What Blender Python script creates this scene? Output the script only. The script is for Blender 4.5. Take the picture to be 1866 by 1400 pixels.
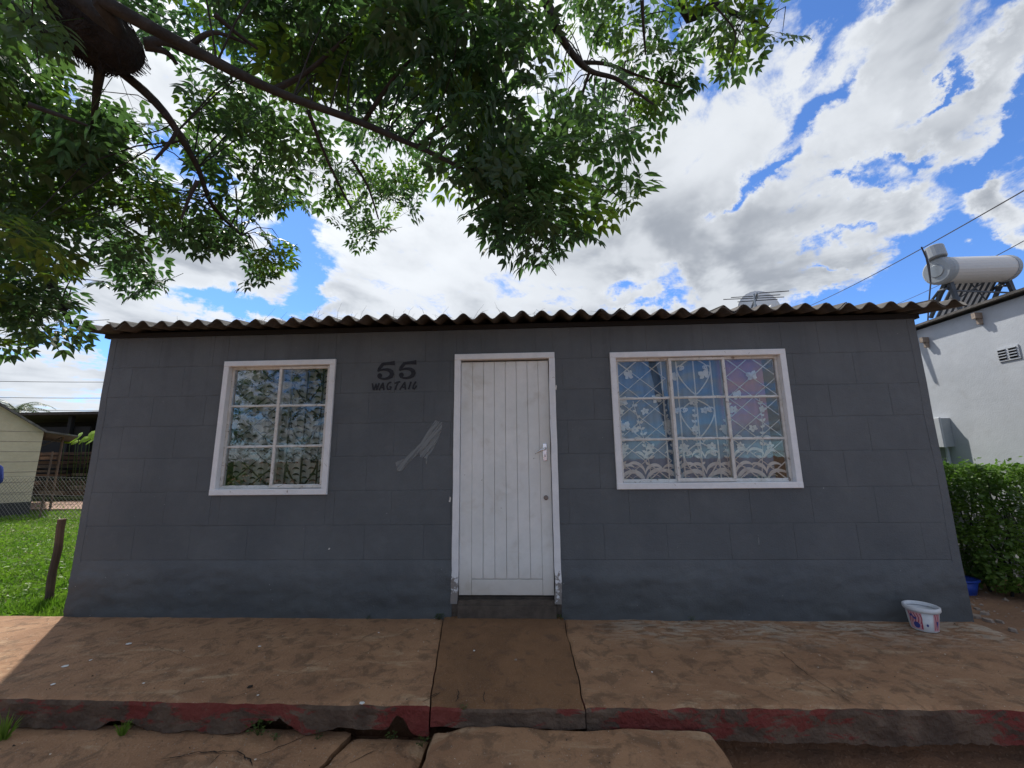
import bpy, math, random
import numpy as np
from mathutils import Matrix, Vector, noise
S = bpy.context.scene
C = S.collection
for o in list(bpy.data.objects): bpy.data.objects.remove(o)
R_ = math.radians
# ------------------------------------------------------------------ camera
FPX, PITCH, YAW, ROLL = 740.0, 0.17976, 0.04285, -0.01134
CAM = Vector((0.0, -3.678, 1.1903))
cy, sy, cp, sp = math.cos(YAW), math.sin(YAW), math.cos(PITCH), math.sin(PITCH)
FW = Vector((-sy*cp, cy*cp, sp)); RT = Vector((cy, sy, 0)); UP = RT.cross(FW)
RT, UP = (math.cos(ROLL)*RT + math.sin(ROLL)*UP), (-math.sin(ROLL)*RT + math.cos(ROLL)*UP)
cd = bpy.data.cameras.new('camera'); cam = bpy.data.objects.new('camera', cd); C.objects.link(cam)
cd.sensor_width = 36; cd.lens = FPX/1866*36; cd.clip_start = .02; cd.clip_end = 3000
m = Matrix((RT, UP, -FW)).transposed().to_4x4(); m.translation = CAM
cam.matrix_world = m; S.camera = cam
def ray(px, py): return FW + RT*((px-933)/FPX) + UP*((700-py)/FPX)
def atY(px, py, Y=0.0):
    v = ray(px, py); return CAM + v*((Y-CAM.y)/v.y)
def atZ(px, py, Z):
    v = ray(px, py); return CAM + v*((Z-CAM.z)/v.z)
def atX(px, py, X):
    v = ray(px, py); return CAM + v*((X-CAM.x)/v.x)
def atD(px, py, D): return CAM + ray(px, py).normalized()*D
# ------------------------------------------------------------------ sky, sun, exposure
SUN_DIR = Vector((-.365, .46, .84)).normalized()      # towards the sun: behind the house, to the left
SUN_EL = math.asin(SUN_DIR.z); SUN_AZ = math.atan2(SUN_DIR.x, SUN_DIR.y)
SKY_STRENGTH = .085
w = bpy.data.worlds.new('World'); S.world = w; w.use_nodes = True
nt = w.node_tree; nt.nodes.clear()
class NB:
    """small helper that writes math-node expressions"""
    def __init__(s, t): s.t = t
    def n(s, ty, **k):
        a = s.t.nodes.new(ty)
        for q, v in k.items(): setattr(a, q, v)
        return a
    def inp(s, sock, v):
        if isinstance(v, (int, float)): sock.default_value = v
        elif isinstance(v, (tuple, list, Vector)): sock.default_value = tuple(v)
        else: s.t.links.new(v, sock)
    def m(s, op, a, b=None, c=None, clamp=False):
        x = s.n('ShaderNodeMath', operation=op, use_clamp=clamp)
        s.inp(x.inputs[0], a)
        if b is not None: s.inp(x.inputs[1], b)
        if c is not None: s.inp(x.inputs[2], c)
        return x.outputs[0]
    def dot(s, a, b):
        x = s.n('ShaderNodeVectorMath', operation='DOT_PRODUCT'); s.inp(x.inputs[0], a); s.inp(x.inputs[1], b)
        return x.outputs['Value']
    def vm(s, op, a, b):
        x = s.n('ShaderNodeVectorMath', operation=op); s.inp(x.inputs[0], a); s.inp(x.inputs[1], b)
        return x.outputs[0]
    def mix(s, f, a, b, bl='MIX'):
        x = s.n('ShaderNodeMix', data_type='RGBA', blend_type=bl)
        s.inp(x.inputs['Factor'], f)
        for q, v in (('A', a), ('B', b)):
            k = [i for i in x.inputs if i.name == q and i.type == 'RGBA'][0]
            if isinstance(v, (tuple, list)): v = tuple(v) + ((1,) if len(v) == 3 else ())
            s.inp(k, v)
        return [o for o in x.outputs if o.type == 'RGBA'][0]
    def noise(s, vec, scale, detail=4, rough=.55, dist=0.0):
        x = s.n('ShaderNodeTexNoise'); x.inputs['Scale'].default_value = scale; x.inputs['Detail'].default_value = detail
        x.inputs['Roughness'].default_value = rough; x.inputs['Distortion'].default_value = dist
        if vec is not None: s.t.links.new(vec, x.inputs['Vector'])
        return x.outputs['Fac']
    def ss(s, v, a, b):
        x = s.n('ShaderNodeMapRange', interpolation_type='SMOOTHSTEP')
        s.inp(x.inputs['Value'], v); x.inputs['From Min'].default_value = a; x.inputs['From Max'].default_value = b
        return x.outputs['Result']
    def vec(s, a, b, c):
        x = s.n('ShaderNodeCombineXYZ')
        for i, v in enumerate((a, b, c)): s.inp(x.inputs[i], v)
        return x.outputs[0]
b = NB(nt)
V = b.n('ShaderNodeTexCoord').outputs['Generated']
sky = b.n('ShaderNodeTexSky', sky_type='NISHITA', sun_disc=False, sun_elevation=SUN_EL, sun_rotation=SUN_AZ, altitude=1400, air_density=1.0, dust_density=.35, ozone_density=2.2)
sep = b.n('ShaderNodeSeparateXYZ'); nt.links.new(V, sep.inputs[0])
X_, Y_, Z_ = sep.outputs
zz = b.m('ADD', b.m('MAXIMUM', Z_, 0.0), .14)
# cloud sheet coordinates on a flat layer; streaks run roughly along +Y, a little to the right
u0 = b.m('DIVIDE', X_, zz); v0 = b.m('DIVIDE', Y_, zz)
ca, sa = math.cos(R_(32)), math.sin(R_(32))
U = b.m('SUBTRACT', b.m('MULTIPLY', u0, ca), b.m('MULTIPLY', v0, sa))
W = b.m('ADD', b.m('MULTIPLY', u0, sa), b.m('MULTIPLY', v0, ca))
P = b.vec(b.m('MULTIPLY', U, 1.0), b.m('MULTIPLY', W, .80), 3.7)
n1 = b.noise(P, 2.3, 9, .58, .25)
n2 = b.noise(P, 7.0, 9, .66, .5)
n3 = b.noise(b.vec(U, W, 9.1), 1.6, 5, .5, .2)
# open blue (+) and filled (-) stretches of the sky, each an ellipse: px, py of centre, half sizes, tilt, amount
GAPS = [(1493,50,52,120,12,1.25),(1534,170,40,26,0,.9),(1493,212,26,26,0,.75),(1560,120,30,60,30,.5),(1385,325,80,22,32,1.15),(1310,368,40,12,32,.8),(1440,287,30,10,32,.6),
        (1693,160,75,12,20,.9),(1647,279,110,17,33,1.1),(1605,333,50,12,10,.7),(1551,329,22,30,0,.75),(1530,429,42,11,10,.75),(1497,487,26,7,10,.6),
        (1790,270,42,150,-28,1.0),(1743,385,60,110,-40,1.1),(1690,470,110,60,-0,1.0),(1640,540,120,50,0,1.2),(1760,520,120,70,0,1.2),(1510,565,90,26,32,.9),
        (1850,30,70,50,0,.8),(1845,190,35,70,0,.9),(1850,470,80,60,0,.8),(2300,300,330,500,0,.8),(1700,620,240,60,0,.9),(1580,30,40,14,0,.5),
        (1130,516,30,20,0,1.0),(1210,525,42,32,-20,1.1),(1175,560,70,12,0,.8),(1251,46,26,32,0,.8),(1289,129,24,32,0,.7),
        (550,470,34,85,-6,1.2),(520,400,40,30,0,.7),(430,545,85,24,12,1.25),(525,575,60,18,-15,.9),(330,300,60,60,0,1.1),(370,50,90,60,0,.9),
        (190,632,70,18,5,1.1),(595,525,26,16,0,.7),(120,180,60,40,0,.6),(640,572,26,10,0,.5),
        (1330,110,40,60,0,-.3),(1180,420,190,110,25,-.5),(1370,450,150,60,30,-.45),(840,470,200,90,0,-.45),(250,560,140,50,0,-.45),
        (1640,90,70,70,20,-.5),(1560,390,60,60,0,-.2),(1660,370,40,90,-50,-.75),(1620,430,50,60,-45,-.6),(1825,320,62,42,30,-1.6),(1845,392,45,18,20,-1.2),(1805,110,26,90,-25,-.5),
        (1720,235,70,22,35,-.6),(1580,260,90,30,33,-.35),(650,520,80,45,0,-.3),(90,700,160,40,0,-.4),(1500,530,40,30,0,-.3),(300,450,180,60,0,-.35)]
wn = b.n('ShaderNodeTexNoise'); wn.inputs['Scale'].default_value = 7.0; wn.inputs['Detail'].default_value = 7; wn.inputs['Roughness'].default_value = .62
nt.links.new(V, wn.inputs['Vector'])
wv = b.vm('MULTIPLY', b.vm('SUBTRACT', wn.outputs['Color'], (.5, .5, .5)), (.26, .26, .26)); VW = b.vm('ADD', V, wv)
tot = None
for (gx, gy, ra, rb, ang, amp) in GAPS:
    c0 = ray(gx, gy); L = c0.length
    d1 = RT*math.cos(R_(ang)) + UP*math.sin(R_(ang)); d2 = -RT*math.sin(R_(ang)) + UP*math.cos(R_(ang))
    cn = c0.normalized()
    def tang(d, r):
        v = ((c0 + d*(r/FPX)).normalized() - (c0 - d*(r/FPX)).normalized())/2
        v = v - cn*v.dot(cn); return v/(v.length**2)
    A = tang(d1, ra); B = tang(d2, rb)
    ua = b.dot(VW, A); ub = b.dot(VW, B)
    q = b.m('MULTIPLY_ADD', ub, ub, b.m('MULTIPLY', ua, ua))
    e = b.m('EXPONENT', b.m('MULTIPLY', q, -1.0))
    tot = b.m('MULTIPLY', e, amp) if tot is None else b.m('MULTIPLY_ADD', e, amp, tot)
tot = b.m('MULTIPLY', tot, b.ss(b.dot(V, FW), -.05, .1))
n4 = b.noise(P, 24.0, 6, .6, .2)
dens = b.m('ADD', b.m('MULTIPLY', n1, 1.75), b.m('MULTIPLY', n2, 1.35))
dens = b.m('ADD', dens, b.m('MULTIPLY_ADD', n4, .50, -.42))
back = b.ss(b.dot(V, FW), .15, -.25)
dens = b.m('SUBTRACT', dens, b.m('MULTIPLY_ADD', back, .18, b.m('MULTIPLY', tot, .68)))
cover = b.ss(dens, .90, 1.42)
core = b.m('MULTIPLY', b.ss(b.m('SUBTRACT', b.m('ADD', b.m('MULTIPLY', b.noise(P, 2.3, 4, .5, .25), 1.6), b.m('MULTIPLY', n3, 1.2)), b.m('MULTIPLY', tot, .5)), 1.25, 1.85), .95)
glow = b.m('POWER', b.m('MAXIMUM', b.dot(V, SUN_DIR), 0.0), 10.0)
cl = b.mix(core, (.345, .36, .378), (.155, .168, .187))
n1s = b.noise(b.vm('ADD', P, (-.10, .07, 0.0)), 2.3, 5, .55, .25)
n1b = b.noise(P, 2.3, 5, .55, .25)
cl = b.mix(b.m('MULTIPLY', b.ss(b.m('SUBTRACT', n1b, n1s), -.12, .12), .7), cl, (.372, .387, .404))
cl = b.mix(1.0, cl, b.mix(glow, (1, 1, 1), (1.9, 1.87, 1.8)), 'MULTIPLY')
skc = b.mix(1.0, sky.outputs[0], (SKY_STRENGTH,)*3, 'MULTIPLY')
skc = b.mix(1.0, skc, (.56, .80, 1.12), 'MULTIPLY')
col = b.mix(b.m('MULTIPLY', cover, .97), skc, cl)
bg = b.n('ShaderNodeBackground'); nt.links.new(col, bg.inputs[0]); bg.inputs[1].default_value = 1.0
wo = b.n('ShaderNodeOutputWorld'); nt.links.new(bg.outputs[0], wo.inputs[0])
sl = bpy.data.lights.new('sun', 'SUN'); sl.energy = 2.1; sl.angle = R_(1.2); sl.color = (1, .95, .87)
so = bpy.data.objects.new('sun', sl); C.objects.link(so); so.rotation_euler = SUN_DIR.to_track_quat('Z', 'Y').to_euler()
S.view_settings.view_transform = 'Standard'; S.view_settings.look = 'None'; S.view_settings.gamma = 1
S.view_settings.exposure = 1.2; S.view_settings.use_curve_mapping = False
S.render.engine = 'CYCLES'; S.cycles.transparent_max_bounces = 24; S.cycles.max_bounces = 8

# ------------------------------------------------------------------ materials
def mat(name, cols, scale=6, bump=.0, bscale=60, rough=.85, metal=0, detail=6, contrast=(.35, .65), spec=.3, extra=None, dist=.3):
    """cols: two colours mixed by noise in place coordinates; extra(nb, pos, colour) -> colour"""
    M = bpy.data.materials.new(name); M.use_nodes = True; t = M.node_tree; q = NB(t)
    bs = t.nodes['Principled BSDF']
    pos = q.n('ShaderNodeNewGeometry').outputs['Position']
    c1, c2 = (cols if len(cols) == 2 else (cols[0], cols[0]))
    f = q.ss(q.noise(pos, scale, detail, .6, dist), *contrast)
    c = q.mix(f, c1, c2)
    c = q.mix(q.m('MULTIPLY', q.noise(pos, scale*9, 3), .35), c, tuple(x*.6 for x in c1))
    if extra: c = extra(q, pos, c)
    t.links.new(c, bs.inputs['Base Color'])
    bs.inputs['Roughness'].default_value = rough; bs.inputs['Metallic'].default_value = metal
    bs.inputs['Specular IOR Level'].default_value = spec
    if bump:
        bn = q.n('ShaderNodeBump'); bn.inputs['Strength'].default_value = 1; bn.inputs['Distance'].default_value = bump
        h = q.m('ADD', q.noise(pos, bscale, 4, .6), q.m('MULTIPLY', q.noise(pos, bscale*.12, 3, .5), 2.0))
        t.links.new(h, bn.inputs['Height']); t.links.new(bn.outputs[0], bs.inputs['Normal'])
    return M
def zpos(q, pos):
    s = q.n('ShaderNodeSeparateXYZ'); q.t.links.new(pos, s.inputs[0]); return s.outputs
def wall_extra(q, pos, c):
    x, y, z = zpos(q, pos)
    n = q.noise(pos, 3.5, 6, .65, .5)
    low = q.m('MULTIPLY', q.ss(q.m('ADD', q.m('MULTIPLY', z, -1.0), q.m('MULTIPLY', n, .5)), -.05, .38), .5)
    c = q.mix(low, c, (.052, .05, .044))
    # drips and rain streaks below the eave
    st = q.noise(q.vec(q.m('MULTIPLY', x, 9.0), 0.0, q.m('MULTIPLY', z, .5)), 1.0, 4, .6)
    up = q.m('MULTIPLY', q.ss(st, .5, .72), q.m('MULTIPLY', q.ss(z, .8, 2.3), .3))
    c = q.mix(up, c, (.06, .062, .07))
    c = q.mix(q.m('MULTIPLY', q.ss(q.noise(pos, .8, 5, .6, .3), .45, .65), .35), c, (.075, .085, .098))
    c = q.mix(q.m('MULTIPLY', q.ss(q.noise(pos, 6.5, 7, .7, .5), .55, .72), .22), c, (.16, .165, .17))
    v = q.noise(pos, 38, 2, .4)
    c = q.mix(q.m('MULTIPLY', q.ss(v, .775, .79), .6), c, (.35, .36, .37))
    return c
M_WALL = mat('grey_wall_paint', [(.108, .120, .132), (.138, .150, .161)], 1.3, .004, 75, .8, extra=wall_extra, contrast=(.3, .7), spec=.25)
M_MORT = mat('wall_core', [(.09, .1, .12)], 3, .002, 40)
M_INT = mat('room_plaster', [(.12, .11, .10)], 2)
def worn_white(q, pos, c):
    n = q.noise(pos, 14, 8, .7, .4)
    c = q.mix(q.m('MULTIPLY', q.ss(n, .63, .70), .8), c, (.20, .16, .12))
    x, y, z = zpos(q, pos)
    n2 = q.noise(pos, 26, 5, .7)
    lo = q.ss(q.m('SUBTRACT', q.m('MULTIPLY', n2, .8), z), .22, .30)
    return q.mix(q.m('MULTIPLY', lo, .8), c, (.10, .075, .055))
M_FRAME = mat('chipped_white_gloss', [(.82, .83, .85), (.74, .76, .79)], 8, .0015, 60, .5, extra=worn_white, spec=.4)
def rusty_white(q, pos, c):
    n = q.noise(pos, 22, 8, .75, .6)
    return q.mix(q.m('MULTIPLY', q.ss(n, .56, .66), .85), c, (.17, .12, .085))
M_STEEL = mat('rusting_white_steel', [(.74, .73, .71), (.60, .58, .54)], 12, .0015, 90, .6, extra=rusty_white)
def door_extra(q, pos, c):
    x, y, z = zpos(q, pos)
    n = q.noise(pos, 5, 6, .6, .4)
    c = q.mix(q.m('MULTIPLY', q.ss(n, .5, .75), .35), c, (.42, .38, .30))
    n2 = q.noise(pos, 17, 3, .5)
    sc = q.m('MULTIPLY', q.ss(n2, .72, .74), q.ss(q.m('ABSOLUTE', q.m('SUBTRACT', z, 1.0)), .35, .1))
    c = q.mix(sc, c, (.16, .13, .11))
    gr = q.m('MULTIPLY', q.ss(x, -.02, .14), q.ss(q.m('ABSOLUTE', q.m('SUBTRACT', z, 1.15)), .75, .1))
    c = q.mix(q.m('MULTIPLY', gr, .25), c, (.48, .42, .34))
    return q.mix(q.m('MULTIPLY', q.ss(z, .35, .02), .45), c, (.40, .31, .22))
M_DOOR = mat('cream_door_paint', [(.80, .81, .80), (.72, .74, .73)], 2.2, .0012, 30, .55, extra=door_extra, spec=.35)
M_CHROME = mat('chrome', [(.75, .76, .78)], 9, 0, 1, .18, 1.0)
M_BRASS = mat('dull_lock_metal', [(.25, .22, .2)], 9, 0, 1, .45, .8)
M_DARK = mat('black_void', [(.01, .01, .01)])
M_SIGN = mat('black_stencil_paint', [(.016, .018, .026), (.03, .033, .04)], 30, .0, rough=.7)
M_IRONW = mat('white_bar_paint', [(.82, .82, .84)], 9, 0, rough=.5)
M_IROND = mat('black_bar_paint', [(.02, .02, .022)], 9, 0, rough=.5)
M_ROOF = mat('weathered_asbestos', [(.16, .148, .138), (.075, .07, .066)], 5, .004, 55, .95,
             extra=lambda q, p, c: q.mix(q.m('MULTIPLY', q.ss(q.noise(p, 9, 7, .7, .4), .5, .66), .7), c, (.08, .078, .062)))
M_BEAM = mat('old_timber', [(.07, .055, .045), (.035, .03, .027)], 9, .004, 30)
def conc_extra(q, pos, c):
    x, y, z = zpos(q, pos)
    n = q.noise(q.vec(q.m('MULTIPLY', x, .7), q.m('MULTIPLY', y, 2.2), z), 3.2, 8, .68, .6)
    c = q.mix(q.m('MULTIPLY', q.ss(n, .54, .70), .65), c, (.44, .32, .20))
    n2 = q.noise(pos, 7.5, 8, .7, .5)
    c = q.mix(q.m('MULTIPLY', q.ss(n2, .48, .62), .65), c, (.12, .072, .042))
    n3 = q.noise(pos, 130, 2, .5)
    c = q.mix(q.m('MULTIPLY', q.ss(n3, .62, .72), .5), c, (.40, .33, .26))
    ef = q.m('MULTIPLY', q.ss(y, -.62, -.12), q.ss(x, .25, 1.0)); n5 = q.noise(q.vec(q.m('MULTIPLY', x, .6), q.m('MULTIPLY', y, 1.5), z), 9, 8, .7, 1.2)
    c = q.mix(q.m('MULTIPLY', ef, q.m('MULTIPLY', q.ss(n5, .45, .6), .6)), c, (.50, .45, .36))
    n4 = q.noise(pos, 44, 2, .4)
    c = q.mix(q.m('MULTIPLY', q.ss(n4, .755, .775), .8), c, (.62, .58, .5))
    return c
M_SLAB = mat('brown_stained_concrete', [(.37, .212, .116), (.275, .15, .082)], 2.2, .009, 70, .85, extra=conc_extra)
def ramp_extra(q, pos, c):
    n3 = q.noise(pos, 150, 2, .6)
    c = q.mix(q.m('MULTIPLY', q.ss(n3, .57, .68), .55), c, (.30, .21, .15))
    n2 = q.noise(pos, 9, 6, .7, .5)
    return q.mix(q.m('MULTIPLY', q.ss(n2, .52, .68), .5), c, (.07, .045, .033))
M_RAMP = mat('rough_brown_concrete', [(.25, .132, .064), (.185, .097, .047)], 3, .014, 90, .95, extra=ramp_extra)
def riser_extra(q, pos, c):
    x, y, z = zpos(q, pos)
    n = q.noise(q.vec(q.m('MULTIPLY', x, .8), y, q.m('MULTIPLY', z, 2.0)), 5.5, 9, .72, .7)
    big = q.noise(pos, 1.9, 3, .5)
    f = q.ss(q.m('ADD', n, q.m('MULTIPLY', big, .5)), .755, .82)
    c = q.mix(q.m('MULTIPLY', f, .7), c, (.19, .022, .02))
    return c
M_RISER = mat('concrete_with_flaking_red_paint', [(.15, .105, .075), (.07, .048, .036)], 5, .016, 45, .9, extra=riser_extra)
M_SOIL = mat('red_brown_soil', [(.17, .085, .045), (.10, .055, .033)], 1.6, .02, 30, 1,
             extra=lambda q, p, c: q.mix(q.m('MULTIPLY', q.ss(q.noise(p, 60, 3), .6, .7), .5), c, (.28, .18, .12)))
def ground_extra(q, pos, c):
    x, y, z = zpos(q, pos)
    n = q.noise(pos, .9, 6, .6, .4)
    f = q.ss(q.m('ADD', q.m('MULTIPLY', x, -1.0), n), 4.6, 5.4)
    g = q.mix(q.ss(q.noise(pos, 5, 5), .4, .6), (.07, .12, .02), (.16, .15, .06))
    c = q.mix(q.m('MULTIPLY', f, q.ss(y, -.6, .5)), c, g)
    return q.mix(q.m('MULTIPLY', q.ss(q.noise(pos, 50, 3), .62, .7), .5), c, (.28, .2, .13))
M_GROUND = mat('red_soil_and_turf', [(.32, .19, .115), (.24, .14, .085)], 1.2, .02, 25, 1, extra=ground_extra)
def leafmat(name, c1, c2, tr=.35, sc=1.2):
    M = bpy.data.materials.new(name); M.use_nodes = True; t = M.node_tree; q = NB(t); bs = t.nodes['Principled BSDF']
    pos = q.n('ShaderNodeNewGeometry').outputs['Position']
    oi = q.n('ShaderNodeObjectInfo').outputs['Random']
    c = q.mix(q.ss(q.noise(pos, sc, 3, .6), .38, .62), c1, c2)
    c = q.mix(q.m('MULTIPLY', q.noise(pos, 17, 2), .6), c, tuple(v*.55 for v in c1))
    t.links.new(c, bs.inputs['Base Color']); bs.inputs['Roughness'].default_value = .42; bs.inputs['Specular IOR Level'].default_value = .2 if name == 'grass_blade' else .4
    tl = q.n('ShaderNodeBsdfTranslucent'); cc = q.mix(1.0, c, (1.3, 1.6, .8), 'MULTIPLY'); t.links.new(cc, tl.inputs[0])
    mx = q.n('ShaderNodeMixShader'); mx.inputs[0].default_value = tr
    t.links.new(bs.outputs[0], mx.inputs[1]); t.links.new(tl.outputs[0], mx.inputs[2])
    t.links.new(mx.outputs[0], t.nodes['Material Output'].inputs[0]); return M
M_LEAF = leafmat('syringa_leaf', (.056, .104, .060), (.088, .142, .056), .55)
M_LEAF2 = leafmat('syringa_leaf_lime', (.09, .15, .03), (.16, .22, .04), .55)
M_HEDGE = leafmat('hedge_leaf', (.09, .17, .035), (.18, .29, .055), .35, 3)
M_GRASS = leafmat('grass_blade', (.12, .22, .03), (.20, .30, .05), .4, 2)
M_WEED = leafmat('weed_leaf', (.05, .09, .02), (.08, .12, .03), .3, 4)
M_LIME = leafmat('lime_leaf', (.28, .42, .03), (.35, .5, .05), .4, 3)
M_BARK = mat('grey_brown_bark', [(.050, .048, .048), (.028, .027, .028)], 14, .006, 60, .95)
M_NEST = mat('dry_twig_nest', [(.036, .032, .034), (.022, .02, .022)], 20, .02, 40, 1)
M_WHITEWALL = mat('white_house_paint', [(.50, .53, .57), (.44, .47, .51)], 1.2, .0015, 60, .8, extra=lambda q, p, c: q.mix(q.m('MULTIPLY', q.ss(q.noise(p, 2.6, 8, .7, .8), .5, .75), .3), c, (.30, .29, .27)))
M_CREAM = mat('cream_house_paint', [(.60, .52, .36), (.52, .45, .31)], 1.5, .004, 40, .85)
M_PLINTH = mat('dark_plinth_paint', [(.05, .05, .05)], 3, .004, 40)
M_TANK = mat('white_tank_enamel', [(.62, .60, .58)], 3, 0, rough=.35)
M_CAP = mat('grey_tank_cap', [(.33, .36, .39)], 3, 0, rough=.4)
M_GALV = mat('galvanised_steel', [(.10, .115, .14), (.07, .08, .1)], 9, 0, rough=.5, metal=.4)
M_TUBE = mat('silver_collector_tube', [(.85, .85, .86)], 5, 0, rough=.3)
M_GALV2 = mat('light_zinc', [(.30, .33, .36)], 9, 0, rough=.4, metal=.5)
M_WIRE = mat('wire', [(.05, .05, .06)], 9, 0, rough=.6)
M_FWIRE = mat('fence_wire', [(.22, .2, .17)], 9, 0, rough=.6)
M_DISH = mat('dish_paint', [(.80, .80, .78)], 6, 0, rough=.5)
M_RED = mat('red_cloth', [(.45, .03, .04)], 6)
M_BLUE = mat('blue_shirt_cloth', [(.03, .06, .30), (.02, .04, .2)], 12)
M_JEANS = mat('faded_jeans', [(.16, .22, .30), (.10, .14, .2)], 12)
M_SKIN = mat('dark_brown_skin', [(.10, .05, .03)], 9, rough=.5)
M_HAIR = mat('black_hair', [(.012, .01, .01)], 30, .004, 80)
M_PLAST = mat('milky_plastic', [(.66, .68, .70)], 4, 0, rough=.35)
M_PRED = mat('print_red', [(.38, .05, .09)], 20, 0, rough=.4)
M_PBLUE = mat('print_blue', [(.05, .07, .26)], 20, 0, rough=.4)
M_PPINK = mat('print_pink', [(.62, .35, .38)], 20, 0, rough=.4)
M_BTUB = mat('blue_plastic', [(.02, .06, .35)], 4, 0, rough=.4)
M_STONE = mat('pale_rubble', [(.36, .3, .25), (.25, .2, .16)], 12, .005, 50)
M_YEL = mat('yellow_plastic', [(.65, .5, .04)], 4, 0, rough=.4)
M_PAPER = mat('white_scrap', [(.7, .7, .68)], 4)
M_WOOD = mat('weathered_board', [(.16, .10, .07), (.08, .055, .045)], 3, .004, 20)
M_RUST = mat('rusty_sheet', [(.25, .09, .05), (.30, .24, .2)], 4, .003, 30)
M_PAVE = mat('pink_brick_paving', [(.42, .27, .21), (.3, .2, .16)], 9, .004, 30)
M_SHED = mat('shade_black_board', [(.018, .017, .018)], 3)  # near black stands in for shade inside the shed and under the eave
M_CRACK = mat('crack_dark', [(.02, .014, .01)], 9)
M_SILL = mat('worn_sill_concrete', [(.12, .095, .075), (.07, .055, .045)], 8, .006, 60)
M_REDROOF = mat('red_roof_tile', [(.30, .09, .05), (.2, .07, .05)], 3, .01, 10)
M_BRICKW = mat('tan_wall', [(.42, .32, .22), (.34, .26, .19)], 2, .005, 30)
def glassmat():
    M = bpy.data.materials.new('window_glass'); M.use_nodes = True; t = M.node_tree; t.nodes.clear(); q = NB(t)
    pos = q.n('ShaderNodeNewGeometry').outputs['Position']
    gl = q.n('ShaderNodeBsdfGlossy'); gl.inputs['Roughness'].default_value = .015; gl.inputs[0].default_value = (.95, .97, 1, 1)
    tr = q.n('ShaderNodeBsdfTransparent'); tr.inputs[0].default_value = (.95, .96, .95, 1)
    bn = q.n('ShaderNodeBump'); bn.inputs['Distance'].default_value = .0006; t.links.new(q.noise(pos, 5, 2), bn.inputs['Height'])
    t.links.new(bn.outputs[0], gl.inputs['Normal'])
    lw = q.n('ShaderNodeFresnel'); lw.inputs[0].default_value = 1.6
    f = q.m('ADD', q.m('MULTIPLY', lw.outputs[0], .72), .0, clamp=True)
    mx = q.n('ShaderNodeMixShader'); t.links.new(f, mx.inputs[0]); t.links.new(tr.outputs[0], mx.inputs[1]); t.links.new(gl.outputs[0], mx.inputs[2])
    df = q.n('ShaderNodeBsdfDiffuse'); df.inputs[0].default_value = (.35, .32, .28, 1)
    m2 = q.n('ShaderNodeMixShader'); t.links.new(q.m('MULTIPLY', q.ss(q.noise(pos, 7, 6, .7), .45, .8), .05), m2.inputs[0])
    t.links.new(mx.outputs[0], m2.inputs[1]); t.links.new(df.outputs[0], m2.inputs[2])
    o = q.n('ShaderNodeOutputMaterial'); t.links.new(m2.outputs[0], o.inputs[0]); return M
M_GLASS = glassmat()
def smearmat():
    M = mat('thin_paint_smear', [(.25, .27, .28)], 9, 0, rough=.8); t = M.node_tree; q = NB(t)
    pos = q.n('ShaderNodeNewGeometry').outputs['Position']; x, y, z = zpos(q, pos)
    st = q.noise(q.vec(q.m('MULTIPLY', q.m('SUBTRACT', x, q.m('MULTIPLY', z, .8)), 22.0), 0.0, q.m('MULTIPLY', z, 2.0)), 2.0, 5, .6)
    t.links.new(q.m('MULTIPLY', q.ss(st, .22, .6), .85), t.nodes['Principled BSDF'].inputs['Alpha']); return M
M_SMEAR = smearmat()
def clothmat(name, c1, c2, c3=None):
    M = bpy.data.materials.new(name); M.use_nodes = True; t = M.node_tree; q = NB(t); bs = t.nodes['Principled BSDF']
    pos = q.n('ShaderNodeNewGeometry').outputs['Position']; x, y, z = zpos(q, pos)
    st = q.noise(q.vec(q.m('MULTIPLY', x, 30.0), 0.0, q.m('MULTIPLY', z, .6)), .7, 3, .5)
    c = q.mix(q.ss(st, .35, .65), c1, c2)
    if c3: c = q.mix(q.m('MULTIPLY', q.ss(x, 1.72, 1.80), q.ss(q.m('ADD', z, q.m('MULTIPLY', q.noise(pos, 5), .4)), 1.5, 1.8)), c, c3)
    t.links.new(c, bs.inputs['Base Color']); bs.inputs['Roughness'].default_value = .9; return M
M_CURB = clothmat('blue_sheer_cloth', (.17, .28, .44), (.11, .20, .34), (.42, .20, .30))
M_CURG = clothmat('grey_net_cloth', (.54, .54, .52), (.30, .30, .29))
M_LACEW = mat('white_embroidery', [(.88, .90, .92)], 20, 0)
M_LACED = mat('dark_lace_thread', [(.03, .028, .028)], 20, 0)

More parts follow.
